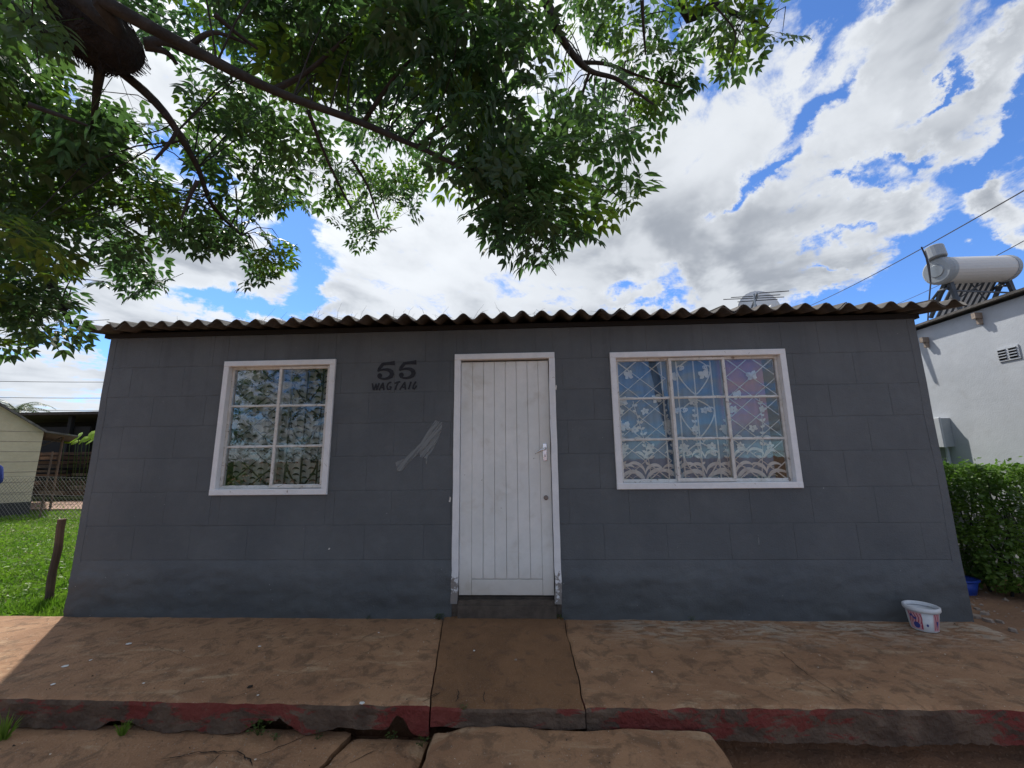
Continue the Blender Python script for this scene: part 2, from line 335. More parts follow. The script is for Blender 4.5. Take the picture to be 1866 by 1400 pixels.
# ------------------------------------------------------------------ mesh helpers
class MB:
    def __init__(s): s.v = []; s.f = []; s.mi = []; s.m = 0
    def add(s, vs, fs):
        k = len(s.v); s.v += [tuple(p) for p in vs]; s.f += [tuple(i+k for i in f) for f in fs]; s.mi += [s.m]*len(fs)
        return s
    def box(s, x0, x1, y0, y1, z0, z1):
        return s.add([(x, y, z) for z in (z0, z1) for y in (y0, y1) for x in (x0, x1)],
                     [(0, 2, 3, 1), (4, 5, 7, 6), (0, 1, 5, 4), (2, 6, 7, 3), (0, 4, 6, 2), (1, 3, 7, 5)])
    def face_box(s, x0, x1, yb, yf, z0, z1, cx=.003, cz=.003, dy=.003, j=0.0):
        """box whose front (at yf, towards -Y) has a chamfered rim"""
        r = lambda: random.uniform(-j, j)
        vs = [(x0, yb, z0), (x1, yb, z0), (x1, yb, z1), (x0, yb, z1), (x0, yf+dy, z0), (x1, yf+dy, z0), (x1, yf+dy, z1), (x0, yf+dy, z1),
              (x0+cx, yf+r(), z0+cz), (x1-cx, yf+r(), z0+cz), (x1-cx, yf+r(), z1-cz), (x0+cx, yf+r(), z1-cz)]
        fs = [(0, 3, 2, 1), (0, 1, 5, 4), (1, 2, 6, 5), (2, 3, 7, 6), (3, 0, 4, 7), (4, 5, 9, 8), (5, 6, 10, 9), (6, 7, 11, 10), (7, 4, 8, 11), (8, 9, 10, 11)]
        return s.add(vs, fs)
    def tube(s, pts, rad, n=6, caps=True):
        pts = [Vector(p) for p in pts]; k = len(pts)
        rad = [rad]*k if isinstance(rad, (int, float)) else rad
        rings = []; prev = None
        for i, p in enumerate(pts):
            d = (pts[min(i+1, k-1)] - pts[max(i-1, 0)]); d = d.normalized() if d.length else Vector((0, 0, 1))
            if prev is None: a = d.orthogonal().normalized()
            else:
                a = prev - d*prev.dot(d); a = a.normalized() if a.length > 1e-6 else d.orthogonal().normalized()
            prev = a; c = d.cross(a)
            rings.append([p + (a*math.cos(2*math.pi*j/n) + c*math.sin(2*math.pi*j/n))*rad[i] for j in range(n)])
        vs = [v for r in rings for v in r]
        fs = [(i*n+j, i*n+(j+1) % n, (i+1)*n+(j+1) % n, (i+1)*n+j) for i in range(k-1) for j in range(n)]
        if caps: fs += [tuple(range(n-1, -1, -1)), tuple((k-1)*n+j for j in range(n))]
        return s.add(vs, fs)
    def ribbon(s, pts, ws, y, ax='y'):
        """flat strip in the plane y = const; pts are (x, z)"""
        k = len(pts); ws = [ws]*k if isinstance(ws, (int, float)) else ws; vs = []
        for i in range(k):
            a = pts[max(i-1, 0)]; c = pts[min(i+1, k-1)]; dx, dz = c[0]-a[0], c[1]-a[1]; L = math.hypot(dx, dz) or 1
            nx, nz = -dz/L*ws[i]/2, dx/L*ws[i]/2
            for sg in (1, -1):
                x_, z_ = pts[i][0]+sg*nx, pts[i][1]+sg*nz
                vs.append((x_, y, z_) if ax == 'y' else (x_, z_, y))
        return s.add(vs, [(2*i, 2*i+1, 2*i+3, 2*i+2) for i in range(k-1)])
    def poly(s, pts, y): return s.add([(p[0], y, p[1]) for p in pts], [tuple(range(len(pts)))])
    def disc(s, c, r, y, n=14, sx=1.0): return s.poly([(c[0]+r*sx*math.cos(2*math.pi*i/n), c[1]+r*math.sin(2*math.pi*i/n)) for i in range(n)], y)
    def lathe(s, prof, c, n=24, axis='z', caps=True):
        vs = []
        for (r, h) in prof:
            for j in range(n):
                a = 2*math.pi*j/n; p, q_ = r*math.cos(a), r*math.sin(a)
                vs.append({'z': (c[0]+p, c[1]+q_, c[2]+h), 'x': (c[0]+h, c[1]+p, c[2]+q_), 'y': (c[0]+p, c[1]+h, c[2]+q_)}[axis])
        k = len(prof)
        fs = [(i*n+j, i*n+(j+1) % n, (i+1)*n+(j+1) % n, (i+1)*n+j) for i in range(k-1) for j in range(n)]
        if caps: fs += [tuple(range(n-1, -1, -1)), tuple((k-1)*n+j for j in range(n))]
        return s.add(vs, fs)
LOC = {}
def link(name, me, mats, parent=None, kind=None, smooth=False):
    for mm in (mats if isinstance(mats, (list, tuple)) else [mats]): me.materials.append(mm)
    if smooth: me.polygons.foreach_set('use_smooth', [True]*len(me.polygons))
    o = bpy.data.objects.new(name, me); C.objects.link(o)
    if parent is not None:
        o.parent = parent; o.matrix_parent_inverse = Matrix.Translation(-LOC.get(parent.name, Vector((0, 0, 0))))
    if kind: o['kind'] = kind
    return o
def build(mb, name, mats, parent=None, kind=None, smooth=False):
    me = bpy.data.meshes.new(name); me.from_pydata(mb.v, [], mb.f); me.update()
    if any(mb.mi): me.polygons.foreach_set('material_index', mb.mi)
    return link(name, me, mats, parent, kind, smooth)
def np_mesh(name, verts, faces, mats, parent=None, kind=None, mi=None, smooth=False):
    me = bpy.data.meshes.new(name); n, k = faces.shape
    me.vertices.add(len(verts)); me.vertices.foreach_set('co', verts.astype(np.float32).ravel())
    me.loops.add(n*k); me.loops.foreach_set('vertex_index', faces.astype(np.int32).ravel())
    me.polygons.add(n); me.polygons.foreach_set('loop_start', np.arange(0, n*k, k, dtype=np.int32))
    if mi is not None: me.polygons.foreach_set('material_index', mi.astype(np.int32))
    me.update(calc_edges=True); me.validate()
    return link(name, me, mats, parent, kind, smooth)
def thing(name, label, cat, loc=(0, 0, 0), group=None):
    o = bpy.data.objects.new(name, None); C.objects.link(o); o.location = loc; o.empty_display_size = .1
    LOC[o.name] = Vector(loc); return tag(o, label, cat, group)
def tag(o, label, cat, group=None):
    o['label'] = label; o['category'] = cat
    if group: o['group'] = group
    return o
def struct(o): o['kind'] = 'structure'; return o
def nz(p, s=1.0, seed=0): return noise.noise(Vector((p[0]*s+seed, p[1]*s-seed, p[2]*s+seed*.5)))

# ------------------------------------------------------------------ ground
random.seed(5); rng = np.random.default_rng(7)
def gh(x, y):
    z = -.43 - 2.3*min(1, max(0, (-y-9)/10))
    t = min(1, max(0, (y + 1.3)/1.2)); z += .14*t                       # behind the porch front the yard stands higher
    if x > 3.4 and y > -1.3: z += .04*min(1, (x-3.4))
    return z + .025*noise.noise(Vector((x*.7, y*.7, 0))) + .008*noise.noise(Vector((x*4, y*4, 3)))
def axis_pts(): 
    a = [-900, -400, -150, -80, -50, -35, -25]; a += list(np.arange(-18, 18.1, .3)); a += [25, 35, 50, 80, 150, 400, 900]; return a
ax = axis_pts(); nx_ = len(ax)
gb = MB(); gb.add([(x, y, gh(x, y)) for y in ax for x in ax], [(j*nx_+i, j*nx_+i+1, (j+1)*nx_+i+1, (j+1)*nx_+i) for j in range(nx_-1) for i in range(nx_-1)])
struct(build(gb, 'ground', M_GROUND, smooth=True))

# ------------------------------------------------------------------ the grey house
HX0, HX1 = -4.095, 3.486
ZT = 2.39
house = thing('grey_house', 'low grey painted block house with white door and corrugated roof', 'house', (-.3, 3, -.2))
WL = (-2.909, -1.824, .886, 2.129); WR = (.745, 2.315, .910, 2.134); DR = (-.690, .239, -.02, 2.150)
def hole(w, i=.012): return (w[0]+i, w[1]-i, w[2]+i, w[3]-i)
holes = [hole(WL), hole(WR), (DR[0]+.012, DR[1]-.012, -.3, DR[3]-.012)]
# wall core behind the blocks, built round the openings
core_ = MB(); xs = sorted({HX0+.004, HX1-.004} | {h[0] for h in holes} | {h[1] for h in holes})
for a, c_ in zip(xs[:-1], xs[1:]):
    hs = [h for h in holes if h[0] < (a+c_)/2 < h[1]]
    if hs: h = hs[0]; segs = [(-.3, h[2]), (h[3], ZT)]
    else: segs = [(-.3, ZT)]
    for z0, z1 in segs:
        if z1 - z0 > .001: core_.box(a, c_, .006, .15, z0, z1)
build(core_, 'wall', M_MORT, house)
courses = [.332, .622, .917, 1.221, 1.518, 1.801, 2.09, ZT]
for ci in range(len(courses)-1):
    z0, z1 = courses[ci], courses[ci+1]
    off = [0.0, .26][ci % 2]; x = HX0 + off*(-1) ; cuts = [HX0]
    x = HX0 + .52 - off
    while x < HX1 - .12: cuts.append(x); x += .52 + random.uniform(-.012, .012)
    cuts.append(HX1)
    for a, c_ in zip(cuts[:-1], cuts[1:]):
        pieces = [(a, c_, z0, z1)]
        for h in holes:
            nw = []
            for (p0, p1, q0, q1) in pieces:
                if h[1] <= p0 or h[0] >= p1 or h[3] <= q0 or h[2] >= q1: nw.append((p0, p1, q0, q1)); continue
                if p0 < h[0]: nw.append((p0, h[0], q0, q1))
                if p1 > h[1]: nw.append((h[1], p1, q0, q1))
                m0, m1 = max(p0, h[0]), min(p1, h[1])
                if q0 < h[2]: nw.append((m0, m1, q0, h[2]))
                if q1 > h[3]: nw.append((m0, m1, h[3], q1))
            pieces = nw
        for (p0, p1, q0, q1) in pieces:
            if p1-p0 < .02 or q1-q0 < .012: continue
            mb = MB(); mb.face_box(p0, p1, .0055, 0.0+random.uniform(0, .0006), q0, q1, .0013, .0032, .003, .0004)
            build(mb, 'wall_block', M_WALL, house)
# rough plastered band along the foot of the wall
for (a, c_) in ((HX0-.004, DR[0]+.004), (DR[1]-.004, HX1+.004)):
    n = int((c_-a)/.022); mb = MB(); vs = []
    hs = [-.34, -.2] + [-.14+.026*q for q in range(18)] + [.3315]
    for i in range(n+1):
        x = a+(c_-a)*i/n
        for h in hs:
            fade = min(1, max(0, (.33-h)/.10)); q_ = Vector((x*2.2, h*9, 1))
            d = -.0008 - fade*(.004 + .012*noise.noise(q_) + .018*abs(noise.noise(Vector((x*4.5+h*6, h*17, 4)))) + .006*noise.noise(Vector((x*19, h*34, 7)))) - .012*max(0, -.02-h)*4*fade
            vs.append((x, min(d, -.0004) if h < .331 else .003, h))
    k = len(hs); mb.add(vs, [(i*k+j, (i+1)*k+j, (i+1)*k+j+1, i*k+j+1) for i in range(n) for j in range(k-1)])
    e0, e1 = 0, n*k
    mb.box(a+.001, c_-.001, .0062, .14, -.36, .03)
    build(mb, 'plaster_band', M_WALL, house, smooth=True)
# corner render strips
for (x0, x1) in ((HX0-.012, HX0+.055), (HX1-.055, HX1+.012)):
    mb = MB(); n = 50
    for q0 in range(n):
        pass
    zs = [-.3+2.69*i/n for i in range(n+1)]; vs = []
    for z in zs:
        j = .006*noise.noise(Vector((x0, z*3, 2)))
        inner, outer = (x1, x0) if x0 < -1 else (x0, x1)
        vs += [(inner+j*2, .002, z), (inner+j*2, -.0016, z), (outer+j*.8, -.0016, z), (outer+j*.8, .15, z)]
    mb.add(vs, [(i*4+a_, i*4+a_+1, i*4+a_+5, i*4+a_+4) for i in range(n) for a_ in range(3)])
    build(mb, 'corner_plaster', M_WALL, house)
mb = MB(); mb.box(HX0, HX0+.15, .151, 6.0, -.3, ZT+.0); mb.box(HX1-.15, HX1, .151, 6.0, -.3, ZT); mb.box(HX0+.151, HX1-.151, 5.85, 5.999, -.3, ZT)
build(mb, 'side_wall', M_WALL, house)
mb = MB(); mb.box(HX0+.16, HX1-.16, .16, 5.84, -.3, -.04); build(mb, 'floor', M_INT, house)
mb = MB(); mb.box(HX0+.16, HX1-.16, 1.9, 1.98, -.039, ZT); build(mb, 'inner_wall', M_INT, house)
mb = MB(); mb.box(HX0+.16, HX1-.16, .16, 5.84, ZT-.02, ZT+.02); build(mb, 'ceiling', M_INT, house)
# gable infill + wall plate + purlins
RS = .17
mb = MB()
for x0, x1 in ((HX0, HX0+.15), (HX1-.15, HX1)):
    mb.add([(x0, .0, ZT+.001), (x1, .0, ZT+.001), (x1, 6, ZT+.001), (x0, 6, ZT+.001), (x0, .0, ZT+.02), (x1, .0, ZT+.02), (x1, 3, ZT+.02+RS*3), (x0, 3, ZT+.02+RS*3), (x0, 6, ZT+.02), (x1, 6, ZT+.02)],
           [(0, 3, 2, 1), (0, 1, 5, 4), (4, 5, 7, 6), (6, 7, 9, 8), (3, 8, 9, 2), (0, 4, 6, 8, 3), (1, 2, 9, 7, 5)])
build(mb, 'gable', M_WALL, house)
mb = MB(); mb.box(HX0-.07, HX1+.05, -.012, .035, ZT+.002, ZT+.045); build(mb, 'wall_plate', M_SHED, house)  # plate coloured near black to carry the band of shade below the sheets
for yy in (1.2, 2.6):
    mb = MB(); mb.box(HX0+.2, HX1-.2, yy, yy+.07, ZT+.03+RS*yy-.05, ZT+.04+RS*yy); build(mb, 'purlin', M_BEAM, house)
# corrugated sheets: eave edge along y = -.2
PIT = .177; AMP = .030
def sheet(x0, nw, ylo, yhi, zlo, slope, name, dz=0, dy=0, rot=0, broken=0):
    mb = MB(); n = nw*10; ys = [ylo+dy] + list(np.linspace(ylo+dy+.12, yhi, 6)); rows = []
    for (k, yy) in enumerate(ys):
        row = []
        for i in range(n+1):
            x = x0 + PIT*i/10
            y2 = yy
            if k == 0:
                y2 += .012*noise.noise(Vector((x*6, x0, 0))) + .006*noise.noise(Vector((x*30, x0, 0)))
                if broken and i > n-broken: y2 += .10*(i-(n-broken))/broken
                sag = 0
            z = zlo + dz + (yy-ylo)*slope + AMP*math.cos(2*math.pi*(x+4.3)/PIT) + rot*(x-x0) + .004*noise.noise(Vector((x*2, yy, 5)))
            row.append((x, y2, z))
        rows.append(row)
    th = .0075; m_ = n+1; vs = [p for r in rows for p in r] + [(p[0], p[1], p[2]-th) for r in rows for p in r]; T = m_*len(rows)
    fs = []
    for k in range(len(rows)-1):
        for i in range(n):
            a = k*m_+i; fs += [(a, a+1, a+m_+1, a+m_), (T+a, T+a+m_, T+a+m_+1, T+a+1)]
    for i in range(n):
        a = i; fs.append((a, T+a, T+a+1, a+1)); a = (len(rows)-1)*m_+i; fs.append((a, a+1, T+a+1, T+a))
    for k in range(len(rows)-1):
        a = k*m_; fs.append((a, a+m_, T+a+m_, T+a)); a += n; fs.append((a, T+a, T+a+m_, a+m_))
    mb.add(vs, fs); return build(mb, name, M_ROOF, house, smooth=False)
zE = 2.455; x = -4.30; k = 0
specs = [(2, 0), (5, 0), (5, 0), (5, 0), (6, 0), (5, 0), (6, 0), (5, 0), (5, 5), (5, 4), (4, 0)]
while x < 3.72:
    nw = specs[k % len(specs)][0]; br = specs[k % len(specs)][1]
    nw = min(nw, int((3.93-x)/PIT)+0) or 1
    dz = (-.012 if k == 0 else (k % 2)*.009 + random.uniform(-.002, .003))
    sheet(x, nw+1 if x+nw*PIT < 3.6 else nw, -.2, 3.02, zE, RS, 'roof_sheet', dz, random.uniform(-.012, .014), random.uniform(-.002, .002), br)
    x += nw*PIT; k += 1
for k in range(8): # far slope
    x0 = -4.25 + k*6*PIT
    o = sheet(x0, 6 if k < 7 else 3, 3.0, 6.25, zE+RS*3.2, -RS, 'roof_sheet', (k % 2)*.009)
mb = MB(); mb.tube([(-4.28, 3.01, zE+RS*3.22+.03), (3.8, 3.01, zE+RS*3.22+.03)], .07, 8); build(mb, 'ridge_cap', M_ROOF, house)
# twigs and dry litter caught on the roof edge
mb = MB(); random.seed(3)
for i in range(150):
    x = random.choice([random.gauss(-2.25, .5), random.uniform(-2.9, .9), random.gauss(-1.0, .6)]); y = random.uniform(-.19, -.02)
    z = zE + AMP*math.cos(2*math.pi*(x+4.3)/PIT) + (y+.2)*RS + .012; a = random.uniform(0, 6.3); L = random.uniform(.03, .11); e = random.uniform(-.1, .5) if i % 9 else 1.4
    mb.tube([(x, y, z), (x+L*.5*math.cos(a), y+L*.4*math.sin(a), z+L*.5*e), (x+L*math.cos(a+.3), y+L*.8*math.sin(a), z+L*e*.9)], [.0014, .001, .0006], 3)
o = build(mb, 'roof_twigs', M_NEST, house, kind='stuff')

# ---- windows
def gbar(name, x0, x1, z0, z1, yf, yb, par, mt=None): 
    mb = MB(); mb.face_box(x0, x1, yb, yf, z0, z1, .003, .003, .003, .0008); return build(mb, name, mt or M_STEEL, par)
def spiral(cx, cz, r0, turns, start, sgn, n=18):
    return [(cx + r0*(1-.72*i/n)*math.cos(start+sgn*turns*2*math.pi*i/n), cz + r0*(1-.72*i/n)*math.sin(start+sgn*turns*2*math.pi*i/n)) for i in range(n+1)]
def window(W, cols, casement, name):
    x0, x1, z0, z1 = W; fw = .052
    wd = link('window', bpy.data.meshes.new('window'), M_FRAME, house)
    mb = MB()   # surround, mitred as four butted boards standing proud of the wall
    mb.face_box(x0, x1, .09, -.022, z1-fw, z1, .004, .004, .004, .0015)
    mb.face_box(x0, x1, .09, -.024, z0, z0+fw, .004, .004, .004, .0015)
    mb.face_box(x0, x0+fw, .09, -.021, z0+fw, z1-fw, .004, .0, .004, .0012)
    mb.face_box(x1-fw, x1, .09, -.021, z0+fw, z1-fw, .004, .0, .004, .0012)
    me = bpy.data.meshes.new('window'); me.from_pydata(mb.v, [], mb.f); me.materials.append(M_FRAME); wd.data = me
    ix0, ix1, iz0, iz1 = x0+fw, x1-fw, z0+fw, z1-fw; s = .024
    for q in ((ix0, ix1, iz1-s, iz1), (ix0, ix1, iz0, iz0+s), (ix0, ix0+s, iz0+s, iz1-s), (ix1-s, ix1, iz0+s, iz1-s)):
        gbar('steel_frame', *q, .028, .07, wd)
    xs = [ix0 + (ix1-ix0)*i/cols for i in range(cols+1)]; zs = [iz0 + (iz1-iz0)*i/3 for i in range(4)]
    for i in range(1, cols): gbar('mullion', xs[i]-.013, xs[i]+.013, iz0+s, iz1-s, .029, .069, wd)
    for i in range(cols):
        c = i == casement
        a = xs[i]+(s if i == 0 else .013); e = xs[i+1]-(s if i == cols-1 else .013)
        lo, hi = iz0+s, iz1-s
        yf = .030
        if c:    # opening leaf closes over the frame
            yf = .008; a, e, lo, hi = xs[i]-.008, xs[i+1]+(.008 if i < cols-1 else -.006), iz0+.006, iz1-.004; s2 = .026
            for q in ((a, e, hi-s2, hi), (a, e, lo, lo+s2), (a, a+s2, lo+s2, hi-s2), (e-s2, e, lo+s2, hi-s2)): gbar('casement', *q, .006, .0275, wd)
            a += s2; e -= s2; lo += s2; hi -= s2
        yp = .020 if c else .042
        rows = [lo, zs[1]+random.uniform(-.003, .003), zs[2]+random.uniform(-.003, .003), hi]
        for j in (1, 2): gbar('glazing_bar', a, e, rows[j]-.008, rows[j]+.008, yp-.010, yp+.006, wd)
        for j in range(3):
            mb = MB(); mb.box(a+.001, e-.001, yp, yp+.003, rows[j]+(.009 if j else 0), rows[j+1]-(.009 if j < 2 else 0)); build(mb, 'pane', M_GLASS, wd)
            # beads of putty along the pane edge
            pb = MB(); zb = rows[j]+(.008 if j else 0)
            n = 14; vs = []
            for k in range(n+1):
                xx = a+(e-a)*k/n; hgt = .006+.005*noise.noise(Vector((xx*40, zb*9, 1))); vs += [(xx, yp-.006, zb), (xx, yp-.0005, zb+max(.002, hgt))]
            pb.add(vs, [(2*k, 2*k+2, 2*k+3, 2*k+1) for k in range(n)]); build(pb, 'putty', M_STEEL, wd)
    return wd, (ix0, ix1, iz0, iz1), xs
wl, IL, XL = window(WL, 2, 1, 'l'); wr, IR, XR = window(WR, 3, 1, 'r')
YB = .066
def rods(par, name, mt, paths, r=.005):
    for pth in paths:
        mb = MB(); mb.tube([(p[0], YB+(0 if i_ % 2 else 0), p[1]) for i_, p in enumerate(pth)], r, 5); build(mb, name, mt, par)
def arc(cx, cz, rx, rz, a0, a1, n=14): return [(cx+rx*math.cos(R_(a0+(a1-a0)*i/n)), cz+rz*math.sin(R_(a0+(a1-a0)*i/n))) for i in range(n+1)]
def lattice(x0, x1, z0, z1, nx, nzz):
    out = []; dx = (x1-x0)/nx; dz = (z1-z0)/nzz
    for i in range(nx):
        for sg in (0, 1):
            pts = []
            for j in range(nzz+1):
                xx = x0 + dx*(i + ((j+sg) % 2)); pts.append((xx, z0+dz*j))
            out.append(pts)
    return out
def scrolls(cx, z0, z1, wd_, k=3):
    out = [[(cx, z0), (cx, z1)], [(cx-wd_, z0), (cx-wd_, z1)], [(cx+wd_, z0), (cx+wd_, z1)]]; h = (z1-z0)/k
    for j in range(k):
        b0 = z0+h*j
        for sg in (-1, 1):
            p = [(cx + sg*.006, b0+h*.08)] + [(cx+sg*(.012+wd_*.92*math.sin(t*1.5)), b0+h*(.08+.62*t)) for t in np.linspace(.1, 1, 8)]
            ex, ez = p[-1]
            p += spiral(ex-sg*.032, ez, .032, .9, 0 if sg > 0 else math.pi, sg)
            out.append(p)
            p = [(cx+sg*.006, b0+h*.95)] + [(cx+sg*(.008+wd_*.75*math.sin(t*1.4)), b0+h*(.95-.22*t)) for t in np.linspace(.1, 1, 7)]
            ex, ez = p[-1]; p += spiral(ex-sg*.022, ez, .022, .9, 0 if sg > 0 else math.pi, -sg); out.append(p)
    return out
ir = IR; il = IL
rods(wr, 'burglar_bar', M_IRONW, lattice(ir[0], XR[1]-.03, ir[2], ir[3], 2, 6)[:4] + lattice(XR[2]+.03, ir[1], ir[2], ir[3], 2, 6)[:4] + scrolls((XR[1]+XR[2])/2-.01, ir[2]-.03, ir[3]+.02, .155)
     + [[(XR[1]-.06, ir[2]), (XR[1]-.06, ir[3])], [(XR[2]+.03, ir[2]), (XR[2]+.03, ir[3])]], .0062)
rods(wl, 'burglar_bar', M_IROND, lattice(il[0], XL[1]-.03, il[2], il[3], 2, 6)[:4] + scrolls((XL[1]+il[1])/2, il[2]-.03, il[3]+.02, .15) + [[(XL[1]-.02, il[2]), (XL[1]-.02, il[3])]], .0085)
# curtains
def curtain(x0, x1, z0, z1, y, amp, fr, mt, name, label, slant=None):
    nx2, nz2 = 110, 10; f = lambda x, z: y + amp*math.sin(x*fr + 2.2*math.sin(x*3.1) + .5*z) + amp*.5*math.sin(x*fr*2.3+1)
    mb = MB(); mb.add([(x0+(x1-x0)*i/nx2, f(x0+(x1-x0)*i/nx2, z0+(z1-z0)*j/nz2), z0+(z1-z0)*j/nz2) for j in range(nz2+1) for i in range(nx2+1)],
                      [(j*(nx2+1)+i, j*(nx2+1)+i+1, (j+1)*(nx2+1)+i+1, (j+1)*(nx2+1)+i) for j in range(nz2) for i in range(nx2)])
    t = thing(name, label, 'curtain', ((x0+x1)/2, y, z0)); build(mb, 'cloth', mt, t, smooth=True); return t, f
cr, fR = curtain(.66, 2.17, .80, 2.16, .112, .010, 26, M_CURB, 'lace_curtain', 'pale blue sheer curtain with white flowers behind the wide three-column window')
cl_, fL = curtain(-2.80, -1.76, .80, 2.16, .112, .007, 34, M_CURG, 'lace_curtain', 'grey patterned net curtain behind black bars in the narrow window')
def petal(mb, f, x, z, ang, L, wd_, yo):
    L *= 1.2; wd_ *= 1.25; c, s_ = math.cos(ang), math.sin(ang); pr = [(0, 0), (.35, .5), (.7, .42), (1, 0), (.7, -.42), (.35, -.5)]
    pts = [(x+L*(a*c) - wd_*(e*s_), z+L*(a*s_)+wd_*(e*c)) for a, e in pr]
    mb.add([(p[0], f(p[0], p[1])-yo, p[1]) for p in pts], [(0, 1, 2, 3), (0, 3, 4, 5)])
random.seed(11)
em = MB()
lk = [0]
def lace_ribbon(mb, f, pts, ws, yo):
    lk[0] += 1; yo += .00025*(lk[0] % 18); k = len(pts); vs = []
    for q in range(k):
        a_, c_ = pts[max(q-1, 0)], pts[min(q+1, k-1)]; dx, dz = c_[0]-a_[0], c_[1]-a_[1]; L = math.hypot(dx, dz) or 1; w_ = ws(q/(k-1))/2
        for sg in (1, -1):
            x_, z_ = pts[q][0]-sg*dz/L*w_, pts[q][1]+sg*dx/L*w_; vs.append((x_, f(x_, z_)-yo, z_))
    mb.add(vs, [(2*q, 2*q+1, 2*q+3, 2*q+2) for q in range(k-1)])
for i in range(6):
    bx = .80+.26*i+random.uniform(-.03, .03)
    stem = [(bx+.05*math.sin(t*3+i)-.03*t, .90+.80*t) for t in np.linspace(0, 1, 16)]
    lace_ribbon(em, fR, stem, lambda u: .006, .006)
    for k in range(4, 15):          # sprays of small leaves on the upper stem
        for sg in (-1, 1):
            if random.random() < .85: petal(em, fR, stem[k][0]+random.uniform(-.004, .004), stem[k][1], math.pi/2-sg*random.uniform(.5, 1.2), random.uniform(.026, .046)*(1.3-.04*k), .018, .012+.0003*(k % 5))
    for sg in (-1, 1):              # broad arching leaves at three heights
        for (h_, r1, w1) in ((.93, .15, .034), (1.02, .11, .030), (1.16, .085, .026), (1.30, .06, .022)):
            r2 = r1*random.uniform(.85, 1.15); e_ = random.uniform(2.0, 2.9)
            lace_ribbon(em, fR, [(bx+sg*r2*(1-math.cos(t))*.8, h_+r2*.9*math.sin(t)) for t in np.linspace(.15, e_, 12)], lambda u, w1=w1: w1*(.25+math.sin(math.pi*min(1, u*1.02)))*.8, .007)
            lace_ribbon(em, fR, [(bx+sg*(r2*.6)*(1-math.cos(t))*.8, h_+r2*.62*math.sin(t)) for t in np.linspace(.15, e_*.9, 10)], lambda u: .004, .007)
    for (fx, fz_) in ((bx+.06, 1.27), (bx-.07, 1.43), (bx+.03, 1.60)):
        a0 = random.uniform(0, 1.2); n_ = random.choice((5, 6))
        for k in range(n_): petal(em, fR, fx+.006*math.cos(a0+k), fz_, a0+k*6.283/n_, random.uniform(.026, .036), .021, .0155+.0003*k)
    for k in range(9): petal(em, fR, bx+random.uniform(-.13, .13), random.uniform(.86, .96), random.uniform(0, 6.3), random.uniform(.03, .05), .018, .018+.0003*k)
for (bx, bz) in [(.93, 1.93), (1.33, 1.9), (1.62, 1.92), (.86, 1.68), (1.17, 1.7), (1.5, 1.68), (1.9, 1.72), (.87, 1.45), (1.25, 1.46), (1.78, 1.42), (2.05, 1.9)]:
    for (a, L) in ((.9, .055), (-.4, .04), (2.2, .05), (3.6, .036)): petal(em, fR, bx, bz, a+.2, L, L*.75, .024)
o = build(em, 'embroidery', M_LACEW, cr, kind='stuff')
em = MB()
for i in range(13):
    for k in range(24):
        bx = -2.77+.082*i + .01*math.sin(k*2.1+i); bz = .85+.056*k + (i % 2)*.028
        for sg in (-1, 1):
            pts = [(bx+sg*.03*math.cos(t), bz+.018*math.sin(t)) for t in np.linspace(.2, 2.6, 6)]
            vs = []
            for q, p in enumerate(pts):
                ww = .0085*math.sin(math.pi*(q+.6)/6.6); vs += [(p[0], fL(p[0], p[1])-.012-.0003*sg, p[1]-ww), (p[0], fL(p[0], p[1])-.012-.0003*sg, p[1]+ww)]
            em.add(vs, [(2*q, 2*q+2, 2*q+3, 2*q+1) for q in range(5)])
        if (i+k) % 3 == 0: petal(em, fL, bx, bz, 1.57+random.uniform(-.8, .8), .03, .014, .0145)
build(em, 'embroidery', M_LACED, cl_, kind='stuff')
# ---- door frame and door
fr = link('door_frame', bpy.data.meshes.new('door_frame'), M_FRAME, house)
mb = MB(); fx0, fx1, fz = DR[0], DR[1], DR[3]
mb.face_box(fx0, fx1, .1, -.02, fz-.055, fz, .004, .004, .004, .001)
def jamb(mb, xa, xb):
    n = 40; zs = [-.012 + (fz-.055+.012)*i/n for i in range(n+1)]; vs = []
    for z in zs:
        j = .0035*noise.noise(Vector((xa*9, z*4, 2))) + (.012*noise.noise(Vector((xa, z*40, 7))) if z < .3 else .0015*noise.noise(Vector((xa, z*30, 7))))
        vs += [(xa+j, .1, z), (xa+j, -.018, z), (xb+j*.6, -.018, z), (xb+j*.6, .1, z)]
    mb.add(vs, [(i*4+a_, i*4+(a_+1) % 4, (i+1)*4+(a_+1) % 4, (i+1)*4+a_) for i in range(n) for a_ in range(4)] + [(0, 3, 2, 1), (n*4, n*4+1, n*4+2, n*4+3)])
jamb(mb, fx0, fx0+.055); jamb(mb, fx1-.055, fx1)
me = bpy.data.meshes.new('door_frame'); me.from_pydata(mb.v, [], mb.f); me.materials.append(M_FRAME); fr.data = me
lx0, lx1, lz0, lz1 = fx0+.058, fx1-.060, .045, fz-.072
dr = MB(); dr.box(lx0+.002, lx1-.002, .04, .055, lz0+.002, lz1-.002); dr = build(dr, 'door', M_DOOR, house)
sw = .105; pw = (lx1-lx0-2*sw+.01)/6
gbar('stile', lx0, lx0+sw, lz0, lz1, .018, .0395, dr, M_DOOR); gbar('stile', lx1-sw+.01, lx1, lz0, lz1, .018, .0395, dr, M_DOOR)
gbar('rail', lx0+sw+.002, lx1-sw+.008, lz0, lz0+.125, .019, .0395, dr, M_DOOR)
for i in range(6):
    a = lx0+sw+pw*i; mb = MB(); mb.face_box(a+.0012, a+pw-.0012, .0395, .0195+random.uniform(0, .001), lz0+.129, lz1, .0028, .003, .0035, .0004); build(mb, 'plank', M_DOOR, dr)
h0 = atY(993, 824, .018)
